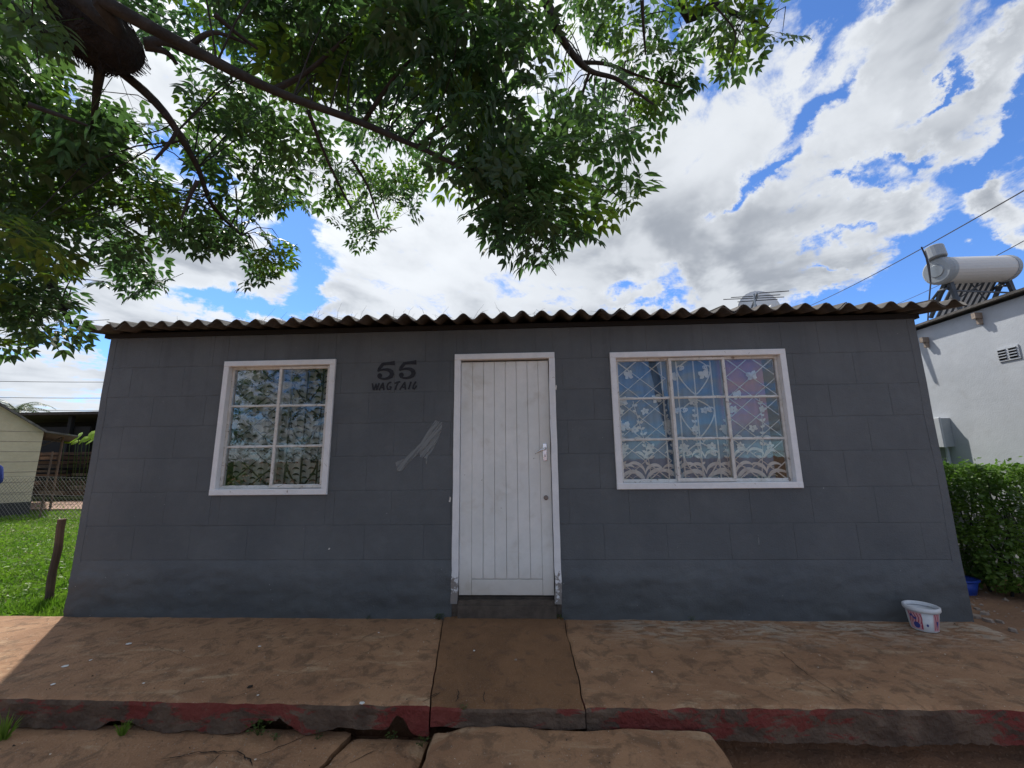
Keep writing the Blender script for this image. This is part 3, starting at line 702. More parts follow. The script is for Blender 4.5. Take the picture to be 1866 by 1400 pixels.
mb = MB(); mb.face_box(h0.x-.019, h0.x+.019, .0178, .008, h0.z-.078, h0.z+.078, .004, .004, .004); pl = build(mb, 'handle_plate', M_CHROME, dr)
mb = MB(); mb.tube([(h0.x+.003, .012, h0.z+.03), (h0.x+.003, -.035, h0.z+.03), (h0.x-.03, -.045, h0.z+.018), (h0.x-.075, -.045, h0.z-.004), (h0.x-.09, -.042, h0.z-.016)], [.012, .011, .009, .007, .004], 8)
build(mb, 'handle', M_CHROME, dr, smooth=True)
mb = MB(); mb.box(h0.x-.003, h0.x+.003, .0065, .0079, h0.z-.045, h0.z-.02); build(mb, 'keyhole', M_DARK, dr)
h1 = atY(995, 907, .018); mb = MB(); mb.lathe([(.021, 0), (.021, -.008), (.014, -.011), (.006, -.011)], (h1.x, .0178, h1.z), 20, 'y'); build(mb, 'lock', M_BRASS, dr)
mb = MB(); mb.box(lx0, lx1, .02, .14, -.02, .035); build(mb, 'threshold', M_BEAM, house)
mb = MB(); mb.box(fx0+.06, fx1-.05, -.045, .10, -.15, -.021); mb.box(fx0-.002, fx0+.059, -.004, .10, -.3, -.014); mb.box(fx1-.049, fx1+.002, -.004, .10, -.3, -.014); mb.box(fx0+.06, fx1-.06, -.02, .1, -.0205, .012); build(mb, 'door_sill', M_SILL, house)
mb = MB(); mb.box(fx0-.05, fx1+.05, .3, .32, -.035, 2.3); build(mb, 'inner_panel', M_INT, house)

# ---- 55 WAGTAIL, stencilled on the wall. glyph points were read off the wall face
def WP(cx_, cy_): p = atY(670+cx_/15.55, 640+cy_/15.55, 0); return (p.x, p.z)
PXM = 1/190/15.55
mb = MB(); k = 0
def gl(pts, ws):
    global k; k += 1
    mb.ribbon([WP(*p) for p in pts], [q*PXM*1.05 for q in ws] if isinstance(ws, list) else ws*PXM, -.0032-.00012*(k % 14))
for dx, dy in ((0, 0), (612, -22)):
    gl([(300+dx, 585+dy), (335+dx, 500+dy), (390+dx, 430+dy), (440+dx, 365+dy)], [60, 85, 95, 85])
    gl([(400+dx, 375+dy), (520+dx, 362+dy), (640+dx, 352+dy), (772+dx, 340+dy)], [70, 82, 92, 125])
    gl([(290+dx, 578+dy), (360+dx, 548+dy), (450+dx, 525+dy), (540+dx, 525+dy), (620+dx, 545+dy), (675+dx, 590+dy), (692+dx, 650+dy), (665+dx, 715+dy), (590+dx, 765+dy), (490+dx, 792+dy), (400+dx, 785+dy), (330+dx, 755+dy), (300+dx, 710+dy)],
       [20, 40, 58, 75, 98, 115, 122, 110, 80, 60, 50, 55, 40])
    k += 1; c_ = WP(345+dx, 700+dy); mb.disc(c_, 70*PXM, -.0032-.00012*(k % 14))
for g in ([[(135, 915), (172, 1110)], [(178, 1110), (250, 925)], [(240, 940), (262, 1105)], [(262, 1105), (332, 905)]],
          [[(330, 1115), (440, 900)], [(440, 895), (464, 1110)], [(390, 1030), (470, 1030)]],
          [[(672, 900), (640, 885), (580, 930), (550, 1010), (570, 1085), (640, 1090), (672, 1020), (620, 1010)]],
          [[(765, 918), (850, 885), (930, 870)], [(870, 890), (810, 1000), (785, 1098)]],
          [[(910, 1100), (1060, 880)], [(1055, 875), (1072, 1095)], [(990, 1030), (1080, 1020)]],
          [[(1232, 870), (1160, 1085)]],
          [[(1372, 865), (1300, 980), (1285, 1060), (1320, 1080), (1370, 1020), (1385, 975)]]):
    for st in g: gl(st, 46)
build(mb, 'house_number', M_SIGN, house)
# bare brush smear beside the door
mb = MB()
def SP(cx_, cy_): p = atY(370+cx_/3.5, 560+cy_/3.5, 0); return (p.x, p.z)
mb.ribbon([SP(*p) for p in ((1505, 728), (1490, 770), (1460, 830), (1420, 900), (1405, 960))], [.07, .10, .125, .13, .06], -.0036)
mb.ribbon([SP(*p) for p in ((1400, 870), (1350, 930), (1300, 980), (1255, 1010), (1250, 1045))], [.03, .06, .055, .10, .03], -.0039)
mb.ribbon([SP(*p) for p in ((1440, 860), (1432, 920), (1425, 1000))], [.05, .03, .006], -.0042)
build(mb, 'paint_smear', M_SMEAR, house)
for (px, py, L, w_) in ((1382, 985, .11, .010), (1013, 706, .05, .02), (820, 910, .05, .02), (600, 1000, .015, .02), (985, 1075, .01, .01)):
    p = atY(px, py, 0); mb = MB(); mb.poly([(p.x-w_/2, p.z-L*.4), (p.x+w_*.2, p.z-L/2), (p.x+w_/2, p.z+L*.2), (p.x, p.z+L/2)], -.004); build(mb, 'paint_fleck', M_SMEAR if L > .1 else M_STEEL, house)

# ------------------------------------------------------------------ porch slabs and steps
ZP = -.13
porch = thing('porch', 'long brown stained concrete porch with flaking red front along the grey house', 'porch', (-.3, -.6, -.4))
def slab(x0, x1, y0, y1, zt, zb, name, par, mt_top, mt_side, tilt=0, left=None, right=None, front=None, bottom=None, step=.03, bump=.004, rnd=.012, side=False):
    """block with a relief top, a worn front edge and ragged outlines; y0 is the front"""
    nx2 = max(2, int((x1-x0)/step)); ny2 = max(2, int((y1-y0)/step)); mb = MB(); vs = []
    L = left or (lambda y: x0); Rr = right or (lambda y: x1); F = front or (lambda x: y0)
    for j in range(ny2+1):
        t = j/ny2
        for i in range(nx2+1):
            s_ = i/nx2; xx0 = x0+(x1-x0)*s_; yy = F(xx0)+(y1-F(xx0))*t; x = L(yy)+(Rr(yy)-L(yy))*s_
            e = min(1, t*ny2/1.5); ex = min(1, min(s_, 1-s_)*nx2/1.2)
            z = zt + tilt*t + bump*noise.noise(Vector((x*3, yy*3, zt*9))) + bump*.4*noise.noise(Vector((x*14, yy*14, 2))) - rnd*(1-e)**2*(1+.8*noise.noise(Vector((x*8, 0, 1)))) - rnd*.5*(1-ex)**2
            vs.append((x, yy, z))
    W_ = nx2+1; fs = [(j*W_+i, j*W_+i+1, (j+1)*W_+i+1, (j+1)*W_+i) for j in range(ny2) for i in range(nx2)]
    mb.m = 0; mb.add(vs, fs)
    # front face
    nr = 7; fv = []
    for r in range(nr+1):
        for i in range(nx2+1):
            p = vs[i]; bz = (bottom(p[0]) if bottom else zb); z = p[2]+(bz-p[2])*r/nr
            d = 0 if r == 0 else -.006+.010*noise.noise(Vector((p[0]*6, z*16, 5)))+.006*noise.noise(Vector((p[0]*22, z*40, 5)))
            fv.append((p[0], p[1]+d, z))
    mb.m = 1; mb.add(fv, [(r*W_+i, (r+1)*W_+i, (r+1)*W_+i+1, r*W_+i+1) for r in range(nr) for i in range(nx2)])
    # underside lip, sides, back
    lip = [fv[nr*W_+i] for i in range(W_)]
    mb.add(lip + [(p[0], p[1]+.30, p[2]+.01) for p in lip], [(i, W_+i, W_+i+1, i+1) for i in range(nx2)])
    for ii in (0, nx2):
        colv = [vs[j*W_+ii] for j in range(ny2+1)]; low = [(p[0], p[1], zb) for p in colv]; n = len(colv)
        mb.add(colv+low, [(a_, a_+1, n+a_+1, n+a_) if ii == 0 else (a_, n+a_, n+a_+1, a_+1) for a_ in range(n-1)])
    return build(mb, name, [mt_top, mt_side], par, smooth=False)
def ragged(base, amp, s_, seed): return lambda t: base + amp*noise.noise(Vector((t*s_, seed, 0))) + amp*.4*noise.noise(Vector((t*s_*5, seed, 3)))
def bot_l(x):
    z = -.285 + .012*noise.noise(Vector((x*5, 3, 0))) + .008*noise.noise(Vector((x*21, 3, 0))) + .009*noise.noise(Vector((x*43, 3, 2)))
    for (c_, w_, h_) in ((-2.32, .11, .05), (-1.45, .13, .07), (-.95, .22, .035), (-.74, .05, .07)): z += h_*math.exp(-((x-c_)/w_)**4)
    return z
fl = lambda x: -1.20 + .012*noise.noise(Vector((x*1.2, 1, 0))) + .006*noise.noise(Vector((x*9, 1, 0))) + (.03*(-x-2) if x < -2 else 0)*.5
fr_ = lambda x: -1.195 + .012*noise.noise(Vector((x*1.2, 6, 0))) + .007*noise.noise(Vector((x*11, 1, 0))) + .012*max(0, x)
LE = lambda y: -.757 - .09*0 + (-.0-y)*.15 + .012*noise.noise(Vector((y*7, 1, 1)))
RE = lambda y: .246 + .018*noise.noise(Vector((y*5, 4, 1))) - (y)*.02
s1 = slab(-6.2, -.60, -1.2, .0, ZP, -.34, 'slab', porch, M_SLAB, M_RISER, left=lambda y: -6.2, right=lambda y: LE(y)-.004, front=fl, bottom=bot_l, step=.018)
s2 = slab(-.60, .25, -1.2, .02, ZP-.004, -.30, 'ramp', porch, M_RAMP, M_RISER, tilt=.022, left=lambda y: LE(y)+.004, right=lambda y: RE(y)-.004,
          front=lambda x: -1.205+.012*noise.noise(Vector((x*6, 9, 0))), bottom=lambda x: -.235+.01*noise.noise(Vector((x*9, 1, 0))), bump=.006)
br_ = lambda x: -.30 + .035*math.exp(-((x-.4)/.5)**2) + .014*noise.noise(Vector((x*3, 3, 0))) + .014*noise.noise(Vector((x*13, 3, 0))) + .011*noise.noise(Vector((x*41, 3, 2)))
s3 = slab(.25, 3.45, -1.2, .0, ZP, -.42, 'slab', porch, M_SLAB, M_RISER, left=lambda y: RE(y)+.004, right=lambda y: 3.49+.02*noise.noise(Vector((y*8, 2, 0)))+.22*y*y*.15, front=fr_, bottom=br_, step=.018)
mb = MB(); mb.box(-6.1, 3.3, -1.02, -.02, -.44, ZP-.06); build(mb, 'fill', M_SOIL, porch)
# cracks: jagged narrow dark ribbons laid flat, in place of real clefts
def crack(pts, w_, z, par, seed=1, ax='z'):
    P_ = []; random.seed(seed)
    for a, c_ in zip(pts[:-1], pts[1:]):
        n = max(3, int((Vector(c_)-Vector(a)).length/.025))
        for i in range(n): t = i/n; P_.append((a[0]+(c_[0]-a[0])*t+random.uniform(-.006, .006), a[1]+(c_[1]-a[1])*t+random.uniform(-.006, .006)))
    P_.append(pts[-1]); mb = MB()
    mb.ribbon(P_, [w_*random.uniform(.35, 1.2)*(.3 if i in (0, len(P_)-1) else 1) for i in range(len(P_))], z, 'z'); return build(mb, 'crack', M_CRACK, par)
crack([(-1.72, -1.19), (-1.55, -.98), (-1.42, -.72), (-1.30, -.5), (-1.28, -.38)], .0026, ZP+.0045, porch, 2)
crack([tuple(atZ(*p_, ZP))[:2] for p_ in ((1422, 1188), (1452, 1215), (1478, 1235), (1520, 1262), (1562, 1288))], .0035, ZP+.0045, porch, 3)
crack([(-.60, -1.14), (-.545, -1.10), (-.62, -1.19)], .006, ZP+.004, porch, 4)
crack([(-.44, -1.19), (-.43, -1.13), (-.45, -1.06)], .008, ZP+.004, porch, 5)
crack([(-.28, -1.19), (-.29, -1.08)], .005, ZP+.004, porch, 6)
crack([(-2.9, -.5), (-2.6, -.62), (-2.3, -.75)], .002, ZP+.0045, porch, 7)
# lower pavement in broken pieces, left of the step
lower = thing('broken_pavement', 'low cracked brown concrete paving below the porch at lower left', 'pavement', (-2.2, -1.7, -.42))
edge = lambda y: -1.46+.05*noise.noise(Vector((y*9, 1, 5)))
sl1 = slab(-6.0, -1.10, -1.56, -1.16, -.305, -.43, 'slab', lower, M_SLAB, M_RAMP, tilt=.015, right=lambda y: -1.02+.25*(y+1.16)+.02*noise.noise(Vector((y*12, 1, 5))), left=lambda y: -6.0,
           front=lambda x: -1.435-.25*max(0, -x-1.6)+.035*noise.noise(Vector((x*5, 2, 2)))+.02*noise.noise(Vector((x*17, 2, 2))), bump=.012, rnd=.015)
sl2 = slab(-1.10, -.58, -1.9, -1.19, -.318, -.43, 'slab', lower, M_SLAB, M_RAMP, tilt=.012, left=lambda y: -1.0+.25*(y+1.16)+.02*noise.noise(Vector((y*12, 1, 5))), right=lambda y: -.585+.015*noise.noise(Vector((y*9, 5, 5))), bump=.012, rnd=.02)
sl3 = slab(-6.0, -1.22, -2.3, -1.62, -.345, -.43, 'slab', lower, M_SLAB, M_RAMP, left=lambda y: -6, right=lambda y: -1.2+.03*noise.noise(Vector((y*9, 5, 5))), bump=.014, rnd=.02)
sl3.location.y -= .0
crack([(-1.9, -1.40), (-1.75, -1.34), (-1.55, -1.33), (-1.45, -1.38), (-1.40, -1.43)], .008, -.293, lower, 8)
crack([(-1.62, -1.43), (-1.62, -1.34)], .006, -.293, lower, 9)
crack([(-1.25, -1.2), (-1.35, -1.30), (-1.42, -1.36)], .006, -.290, lower, 10)
crack([(-.82, -1.26), (-.95, -1.40)], .004, -.305, lower, 11)
crack([(-2.3, -1.2), (-2.45, -1.30)], .004, -.290, lower, 12)
# the rounded step block
stp = MB(); nx2, ny2 = 60, 34
def stp_pt(u, v):
    x = -.565 + u*1.50; y = -1.225 - (1-v)*.74
    e = min(u, 1-u)*1.53; f_ = min(v*.72, 9); g_ = (1-v)*.72
    r = .07; d = min(e, .72*v + .03 if False else e, v*.72+1)
    z = -.226
    for q in (e, v*.72 if False else 9, ): 
        if q < r: z -= r - math.sqrt(max(0, r*r-(r-q)**2))
    z += .012*noise.noise(Vector((x*3, y*3, 8))) + .006*noise.noise(Vector((x*9, y*9, 8)))
    if u < .25: z -= .018*(1-u/.25)*abs(noise.noise(Vector((x*7, y*7, 2))))*3
    return (x + .02*noise.noise(Vector((y*4, 3, 1)))*(1 if u < .5 else 1.5), y + (.014*noise.noise(Vector((x*5, 3, 1)))), z)
vs = [stp_pt(i/nx2, j/ny2) for j in range(ny2+1) for i in range(nx2+1)]; W_ = nx2+1
stp.add(vs, [(j*W_+i, j*W_+i+1, (j+1)*W_+i+1, (j+1)*W_+i) for j in range(ny2) for i in range(nx2)])
ring = [j*W_ for j in range(ny2, -1, -1)] + list(range(1, nx2+1)) + [j*W_+nx2 for j in range(1, ny2+1)] + [ny2*W_+i for i in range(nx2-1, 0, -1)]
rv = [vs[i] for i in ring]; n = len(rv)
lv = [[(p[0]+.012*noise.noise(Vector((p[0]*8, p[1]*8, zz_*9))), p[1]+.01*noise.noise(Vector((p[0]*8, p[1]*8, zz_*9+4))), p[2]+(-.45-p[2])*zz_) for p in rv] for zz_ in (0, .3, .6, 1)]
stp.add([p for r in lv for p in r], [(r*n+i, (r+1)*n+i, (r+1)*n+(i+1) % n, r*n+(i+1) % n) for r in range(3) for i in range(n)])
o = build(stp, 'step_block', M_SLAB, smooth=True); tag(o, 'thick rounded brown concrete step in front of the porch below the door', 'step')
# soil bank below the right slab
mb = MB(); n = 60
mb.add([(.9+3.2*i/n, y, z+.02*noise.noise(Vector((i*.4, y*3, 1)))) for i in range(n+1) for (y, z) in ((-1.05, -.27), (-1.12, -.36), (-1.26, -.425), (-1.5, -.43))],
       [(i*4+a_, i*4+a_+1, i*4+a_+5, i*4+a_+4) for i in range(n) for a_ in range(3)])
struct(build(mb, 'soil_bank', M_SOIL))
# weeds in the cracks (each tuft a plant)
def tuft(px, py, z, r, n, label, grass=False, seed=0, y=None):
    random.seed(seed); c_ = atZ(px, py, z) if y is None else Vector((atY(px, py, y).x, y, z)); mb = MB()
    for i in range(n):
        a = random.uniform(0, 6.3); rr = r*random.uniform(.1, 1); h_ = r*random.uniform(.3, 1.1)
        if grass:
            p0 = (c_.x+rr*.3*math.cos(a), c_.y+rr*.2*math.sin(a), z); tip = (c_.x+rr*1.3*math.cos(a), c_.y+rr*.9*math.sin(a), z+h_*1.6); wv = r*.045
            md = tuple((p0[q]+tip[q])/2+(h_*.25 if q == 2 else 0) for q in range(3))
            mb.add([(p0[0]-wv, p0[1], p0[2]), (p0[0]+wv, p0[1], p0[2]), (md[0]+wv, md[1], md[2]), (md[0]-wv, md[1], md[2]), tip], [(0, 1, 2, 3), (3, 2, 4)])
        else:
            base = Vector((c_.x+rr*math.cos(a), c_.y+rr*.6*math.sin(a), z+h_)); L = r*random.uniform(.25, .4)
            d = Vector((math.cos(a+random.uniform(-1, 1)), math.sin(a), random.uniform(-.2, .5))).normalized(); s_ = d.cross(Vector((random.uniform(-.4, .4), random.uniform(-.4, .4), 1))).normalized()
            mb.add([base, base+d*L*.4+s_*L*.35, base+d*L, base+d*L*.4-s_*L*.35], [(0, 1, 2, 3)])
            if i % 3 == 0: mb.tube([(c_.x, c_.y, z), base], [.0012, .0008], 3)
    return tag(build(mb, 'weed_tuft', M_GRASS if grass else M_WEED), label, 'weed', 'weeds growing in the concrete cracks')
tuft(225, 1322, -.285, .045, 60, 'grassy weed in the hole under the far left red porch front', True, 1, y=-1.24)
tuft(8, 1335, -.29, .075, 60, 'grass blades spilling over the lower paving at the left edge', True, 2, y=-1.28)
tuft(470, 1335, -.28, .06, 40, 'small leafy weed in the largest hole of the porch front', seed=3, y=-1.23)
tuft(500, 1338, -.285, .035, 22, 'tiny leafy weed just right of the largest porch hole', seed=4, y=-1.26)
tuft(580, 1338, -.285, .03, 20, 'leafy weed in the slot under the porch right of the large hole', seed=5, y=-1.24)
tuft(712, 1335, -.285, .035, 20, 'leafy weed in the round hole near the step block', seed=6, y=-1.24)
tuft(770, 1340, -.295, .04, 26, 'leafy weed touching the left end of the step block', seed=7, y=-1.27)
tuft(845, 1300, -.15, .025, 18, 'tiny weed sprouting from the front edge of the ramp', seed=8, y=-1.215)
tuft(800, 1128, -.13, .05, 40, 'green weed at the left foot of the door frame', seed=9, y=-.03)
tuft(1020, 1134, -.13, .045, 34, 'green weed at the right foot of the door frame', seed=10, y=-.03)
tuft(800, 1395, -.42, .05, 26, 'small weed in the gap left of the step block at the bottom', seed=12)
tuft(670, 1127, -.13, .03, 18, 'thin weed at the wall foot halfway between left window and door', seed=13, y=-.03)
tuft(1260, 1130, -.13, .03, 16, 'thin weed at the wall foot below the wide window', seed=14, y=-.03)
# scraps on the porch
def scrap(px, py, z, s_, mt, label, cat, name, h=.004, seed=1):
    random.seed(seed); c_ = atZ(px, py, z); n = random.randint(5, 7); mb = MB(); sx = random.uniform(.7, 1.4)
    ps = [(c_.x+s_*sx*math.cos(6.283*i/n)*random.uniform(.7, 1.1), c_.y+s_*math.sin(6.283*i/n)*random.uniform(.6, 1.1)) for i in range(n)]
    mb.add([(p[0], p[1], z) for p in ps] + [(c_.x+(p[0]-c_.x)*.8, c_.y+(p[1]-c_.y)*.8, z+h) for p in ps], [(i, (i+1) % n, n+(i+1) % n, n+i) for i in range(n)] + [tuple(n+i for i in range(n))])
    return tag(build(mb, name, mt), label, cat)
for i, (px, py, s_, lb) in enumerate([(235, 1173, .02, 'white paint scrap on the left porch nearest the grey wall corner'), (118, 1214, .022, 'white scrap on the far left of the porch'), (165, 1203, .012, 'small pale scrap just right of the far left white scrap'),
        (97, 1247, .014, 'white scrap near the porch front edge at far left'), (262, 1245, .010, 'pale crumb near the front edge left of the long crack'), (470, 1267, .008, 'white crumb on the porch front edge left of the door'),
        (690, 1153, .007, 'white crumb near the wall left of the ramp'), (473, 1178, .011, 'pale scrap in the middle of the left porch slab'), (660, 1281, .02, 'thin pale scratch of paint at the porch front edge')]):
    scrap(px, py, ZP+.005, s_, M_PAPER, lb, 'scrap', 'paint_scrap', .0015, i)
scrap(455, 1252, ZP+.005, .02, M_CRACK, 'small dark dry leaf on the left porch slab', 'leaf', 'dry_leaf', .003, 21)
scrap(1188, 1225, ZP+.006, .007, M_PAPER, 'white crumb alone in the middle of the right porch slab', 'scrap', 'paint_scrap', .003, 22)
scrap(940, 1203, ZP+.012, .009, M_STONE, 'small dark pebble on the rough ramp', 'pebble', 'pebble', .006, 23)
scrap(864, 1186, ZP+.012, .008, M_PAPER, 'small pale chip on the upper left of the ramp', 'scrap', 'paint_scrap', .003, 24)
scrap(585, 1366, -.300, .013, M_PAPER, 'white chip on the broken lower paving', 'scrap', 'paint_scrap', .002, 25)
scrap(1018, 1341, -.25, .008, M_STONE, 'pebble on the top of the step block', 'pebble', 'pebble', .007, 26)

rr_ = np.random.default_rng(55)
for nm, mt_g, cnt, smin, smax in (('grit', M_STONE, 420, .0012, .004), ('leaf_litter', M_BEAM, 120, .002, .007)):
    mb = MB()
    for i in range(cnt):
        q = rr_.random()
        if q < .62: x, y, z = rr_.uniform(-4.2, 3.3), -1.17+1.12*rr_.random()**1.5, ZP+.004
        elif q < .82: x, y, z = rr_.uniform(-3.2, -.6), rr_.uniform(-1.42, -1.22), -.290
        else: x, y, z = rr_.uniform(-.5, .85), rr_.uniform(-1.6, -1.25), -.222
        s_ = rr_.uniform(smin, smax); a = rr_.uniform(0, 3.14); k_ = .35 if nm == 'leaf_litter' else .8
        ps = [(x+s_*math.cos(t)*math.cos(a)-k_*s_*math.sin(t)*math.sin(a), y+s_*math.cos(t)*math.sin(a)+k_*s_*math.sin(t)*math.cos(a)) for t in np.linspace(0, 6.283, 6)[:-1]]
        mb.add([(p[0], p[1], z-.003) for p in ps]+[(x, y, z+s_*.5)], [(k, (k+1) % 5, 5) for k in range(5)])
    build(mb, nm, mt_g, kind='stuff')
# ------------------------------------------------------------------ bucket
bc = Vector((2.975, -.165, ZP+.004)); bk = thing('plastic_bucket', 'squat white plastic bucket with red and blue swirl print by the right wall corner', 'bucket', bc)
def brad(h): return .080 + .019*h/.16
mb = MB(); mb.lathe([(.0, .0), (brad(0)-.004, 0), (brad(0), .004), (brad(.14), .14), (brad(.14)-.003, .14), (brad(0)-.003, .008), (.0, .008)], bc, 40, caps=False); build(mb, 'body', M_PLAST, bk, smooth=True)
mb = MB(); mb.lathe([(brad(.14)-.003, .139), (brad(.14)+.008, .137), (brad(.16)+.010, .144), (brad(.16)+.010, .166), (brad(.16)+.003, .170), (brad(.16)-.004, .166), (brad(.14)-.004, .145)], bc, 40, caps=False); build(mb, 'rim', M_PLAST, bk, smooth=True)
def on_b(a, h, o_=.0012): r = brad(h)+o_; return (bc.x+r*math.cos(a), bc.y+r*math.sin(a), bc.z+h)
def bpatch(f, name, mt, na=10, nh=10, o_=.0012):
    """f(s,t) -> (angle, height)"""
    mb = MB(); mb.add([on_b(*f(i/na, j/nh), o_) for j in range(nh+1) for i in range(na+1)], [(j*(na+1)+i, j*(na+1)+i+1, (j+1)*(na+1)+i+1, (j+1)*(na+1)+i) for j in range(nh) for i in range(na)]); build(mb, name, mt, bk)
A0 = -math.pi/2 - .62
for (c_, wd_) in ((A0-.62, .95), (A0+.85, .55)):
    bpatch(lambda s_, t: (c_+wd_*(s_-.5), .012+.12*t), 'print', M_PPINK)
for q in range(5):
    bpatch(lambda s_, t: (A0-1.02+.19*q+.10*math.sin(t*3.1)+.06*(s_-.5), .055+.07*t), 'print', M_PRED, 3, 12, .0018)
for q in range(3): bpatch(lambda s_, t: (A0+.66+.19*q+.09*math.sin(t*3.1)+.06*(s_-.5), .02+.11*t), 'print', M_PRED, 3, 12, .0018)
bpatch(lambda s_, t: (A0-.72+.45*(s_-.5), .088+.016*t+.01*math.sin(s_*6)), 'print', M_PBLUE, 10, 3, .0024)
bpatch(lambda s_, t: (A0-.55+.22*t*math.cos(s_*6.283), .042+.022*t*math.sin(s_*6.283)), 'print', M_PBLUE, 16, 3, .0026)
bpatch(lambda s_, t: (A0-.26+.10*s_, .02+.05*t*(.4+.6*s_)), 'print', M_PRED, 4, 4, .0024)
bpatch(lambda s_, t: (A0+.14+.07*t*math.cos(s_*6.283), .05+.010*t*math.sin(s_*6.283)), 'print', M_PBLUE, 14, 3, .0022)
bpatch(lambda s_, t: (A0+.88+.2*(s_-.5)*t, .03+.05*t), 'print', M_PBLUE, 5, 5, .0026)

# ------------------------------------------------------------------ right side: hedge, soil, rubble, neighbour
random.seed(21)
hg = thing('hedge', 'leafy clipped green hedge between the grey house and the white house', 'hedge', (5.0, 2.0, -.3))
def leaf_cloud(n, fn, L, mt, name, par, kind='stuff', seed=1, asp=.45, fold=.2, up=.5, bias=None):
    r = np.random.default_rng(seed); P_ = fn(r, n); n = len(P_)
    d = r.normal(size=(n, 3)); d[:, 2] = d[:, 2]*.5 - .15
    if bias is not None: d += bias
    d /= np.linalg.norm(d, axis=1)[:, None]
    nn = r.normal(size=(n, 3))*.6; nn[:, 2] += up; s_ = np.cross(d, nn); s_ /= np.linalg.norm(s_, axis=1)[:, None]+1e-9; nn = np.cross(s_, d)
    l = (L*r.uniform(.6, 1.25, n))[:, None]; w_ = l*asp*.5
    v = np.stack([P_, P_+d*l*.45+s_*w_+nn*l*fold*.3, P_+d*l, P_+d*l*.45-s_*w_+nn*l*fold*.3, P_+d*l*.5], 1).reshape(-1, 3)
    k0 = (np.arange(n)*5)[:, None]
    f = np.concatenate([k0+np.array([0, 1, 4]), k0+np.array([4, 1, 2]), k0+np.array([0, 4, 3]), k0+np.array([4, 2, 3])], 0)
    return np_mesh(name, v, f, mt, par, kind)
def hedge_pts(r, n):
    out = []
    while len(out) < n:
        x, y, z = r.uniform(4.40, 5.40), r.uniform(.15, 4.6), r.uniform(-.28, 1.16)
        q = noise.noise(Vector((x*3, y*3, z*3)))
        xf = 4.62 + .12*q - .0*z; yf = .55+.15*q + (5.2-x)*.7; top = 1.05 + .07*noise.noise(Vector((x*5, y*5, 2))) + (.10 if r.random() < .02 else 0)
        bot = -.22+.12*abs(noise.noise(Vector((x*4, y*4, 7))))
        if x < xf or y < yf or z > top or z < bot: continue
        depth = min(x-xf, y-yf, top-z)
        if depth > .34*r.random()**1.6+.01: continue
        cl2 = noise.noise(Vector((x*7, y*7, z*7)))
        if cl2 < -.12 and depth < .12: continue
        out.append((x, y, z))
    return np.array(out)
leaf_cloud(42000, hedge_pts, .048, M_HEDGE, 'foliage', hg, seed=4, asp=.6)
mb = MB()
for i in range(70):
    x, y = random.uniform(4.8, 5.3), random.uniform(.8, 4.3); p = [(x, y, -.3)]
    for k in range(4): p.append((p[-1][0]+random.uniform(-.13, .10), p[-1][1]+random.uniform(-.13, .13), p[-1][2]+.30))
    mb.tube(p, [.014, .011, .008, .006, .004], 5)
build(mb, 'stems', M_BARK, hg, kind='stuff')
# neighbour house
NX = 5.5
nh = thing('white_house', 'white plastered house with low sheet roof beyond the hedge at the right', 'house', (9, 2, -.3))
mb = MB(); mb.box(NX, NX+.2, -1.2, 7.0, -.3, 2.90); mb.box(NX+.21, 12, 6.8, 6.99, -.3, 2.9); mb.box(NX+.21, 12, -1.19, -1.0, -.3, 2.9); mb.box(11.8, 11.99, -.99, 6.79, -.3, 2.9); build(mb, 'wall', M_WHITEWALL, nh)
mb = MB()
def nroof(x): return 2.935 + (x-NX)*.10
mb.add([(NX-.10, -1.6, nroof(NX-.10)), (12.3, -1.6, nroof(12.3)), (12.3, 2.45, nroof(12.3)), (NX-.10, 2.45, nroof(NX-.10))] + [(NX-.10, -1.6, nroof(NX-.10)+.03), (12.3, -1.6, nroof(12.3)+.03), (12.3, 2.45, nroof(12.3)+.03), (NX-.10, 2.45, nroof(NX-.10)+.03)],
       [(0, 3, 2, 1), (4, 5, 6, 7), (0, 1, 5, 4), (1, 2, 6, 5), (2, 3, 7, 6), (3, 0, 4, 7)])
build(mb, 'roof', M_ROOF, nh)
mb = MB(); mb.add([(NX-.10, 2.46, nroof(NX)-.06), (12.3, 2.46, 3.58), (12.3, 7.3, 3.58), (NX-.10, 7.3, nroof(NX)-.06), (NX-.10, 2.46, nroof(NX)-.03), (12.3, 2.46, 3.61), (12.3, 7.3, 3.61), (NX-.10, 7.3, nroof(NX)-.03)],
       [(0, 3, 2, 1), (4, 5, 6, 7), (0, 1, 5, 4), (1, 2, 6, 5), (2, 3, 7, 6), (3, 0, 4, 7)]); build(mb, 'roof', M_ROOF, nh)
# curled flashing and rafter ends
mb = MB(); mb.tube([(NX-.30, 2.35, 2.80), (NX-.05, 2.15, 2.90)], [.02, .045], 8); build(mb, 'flashing', M_CAP, nh)
for yy, zz_ in ((1.95, 2.76), (1.26, 2.86)):
    mb = MB(); mb.box(NX-.09, NX-.004, yy, yy+.045, zz_-.07, zz_); mb.box(NX-.05, NX-.003, yy+.01, yy+.04, zz_-.14, zz_-.071); build(mb, 'rafter_end', M_STONE, nh)
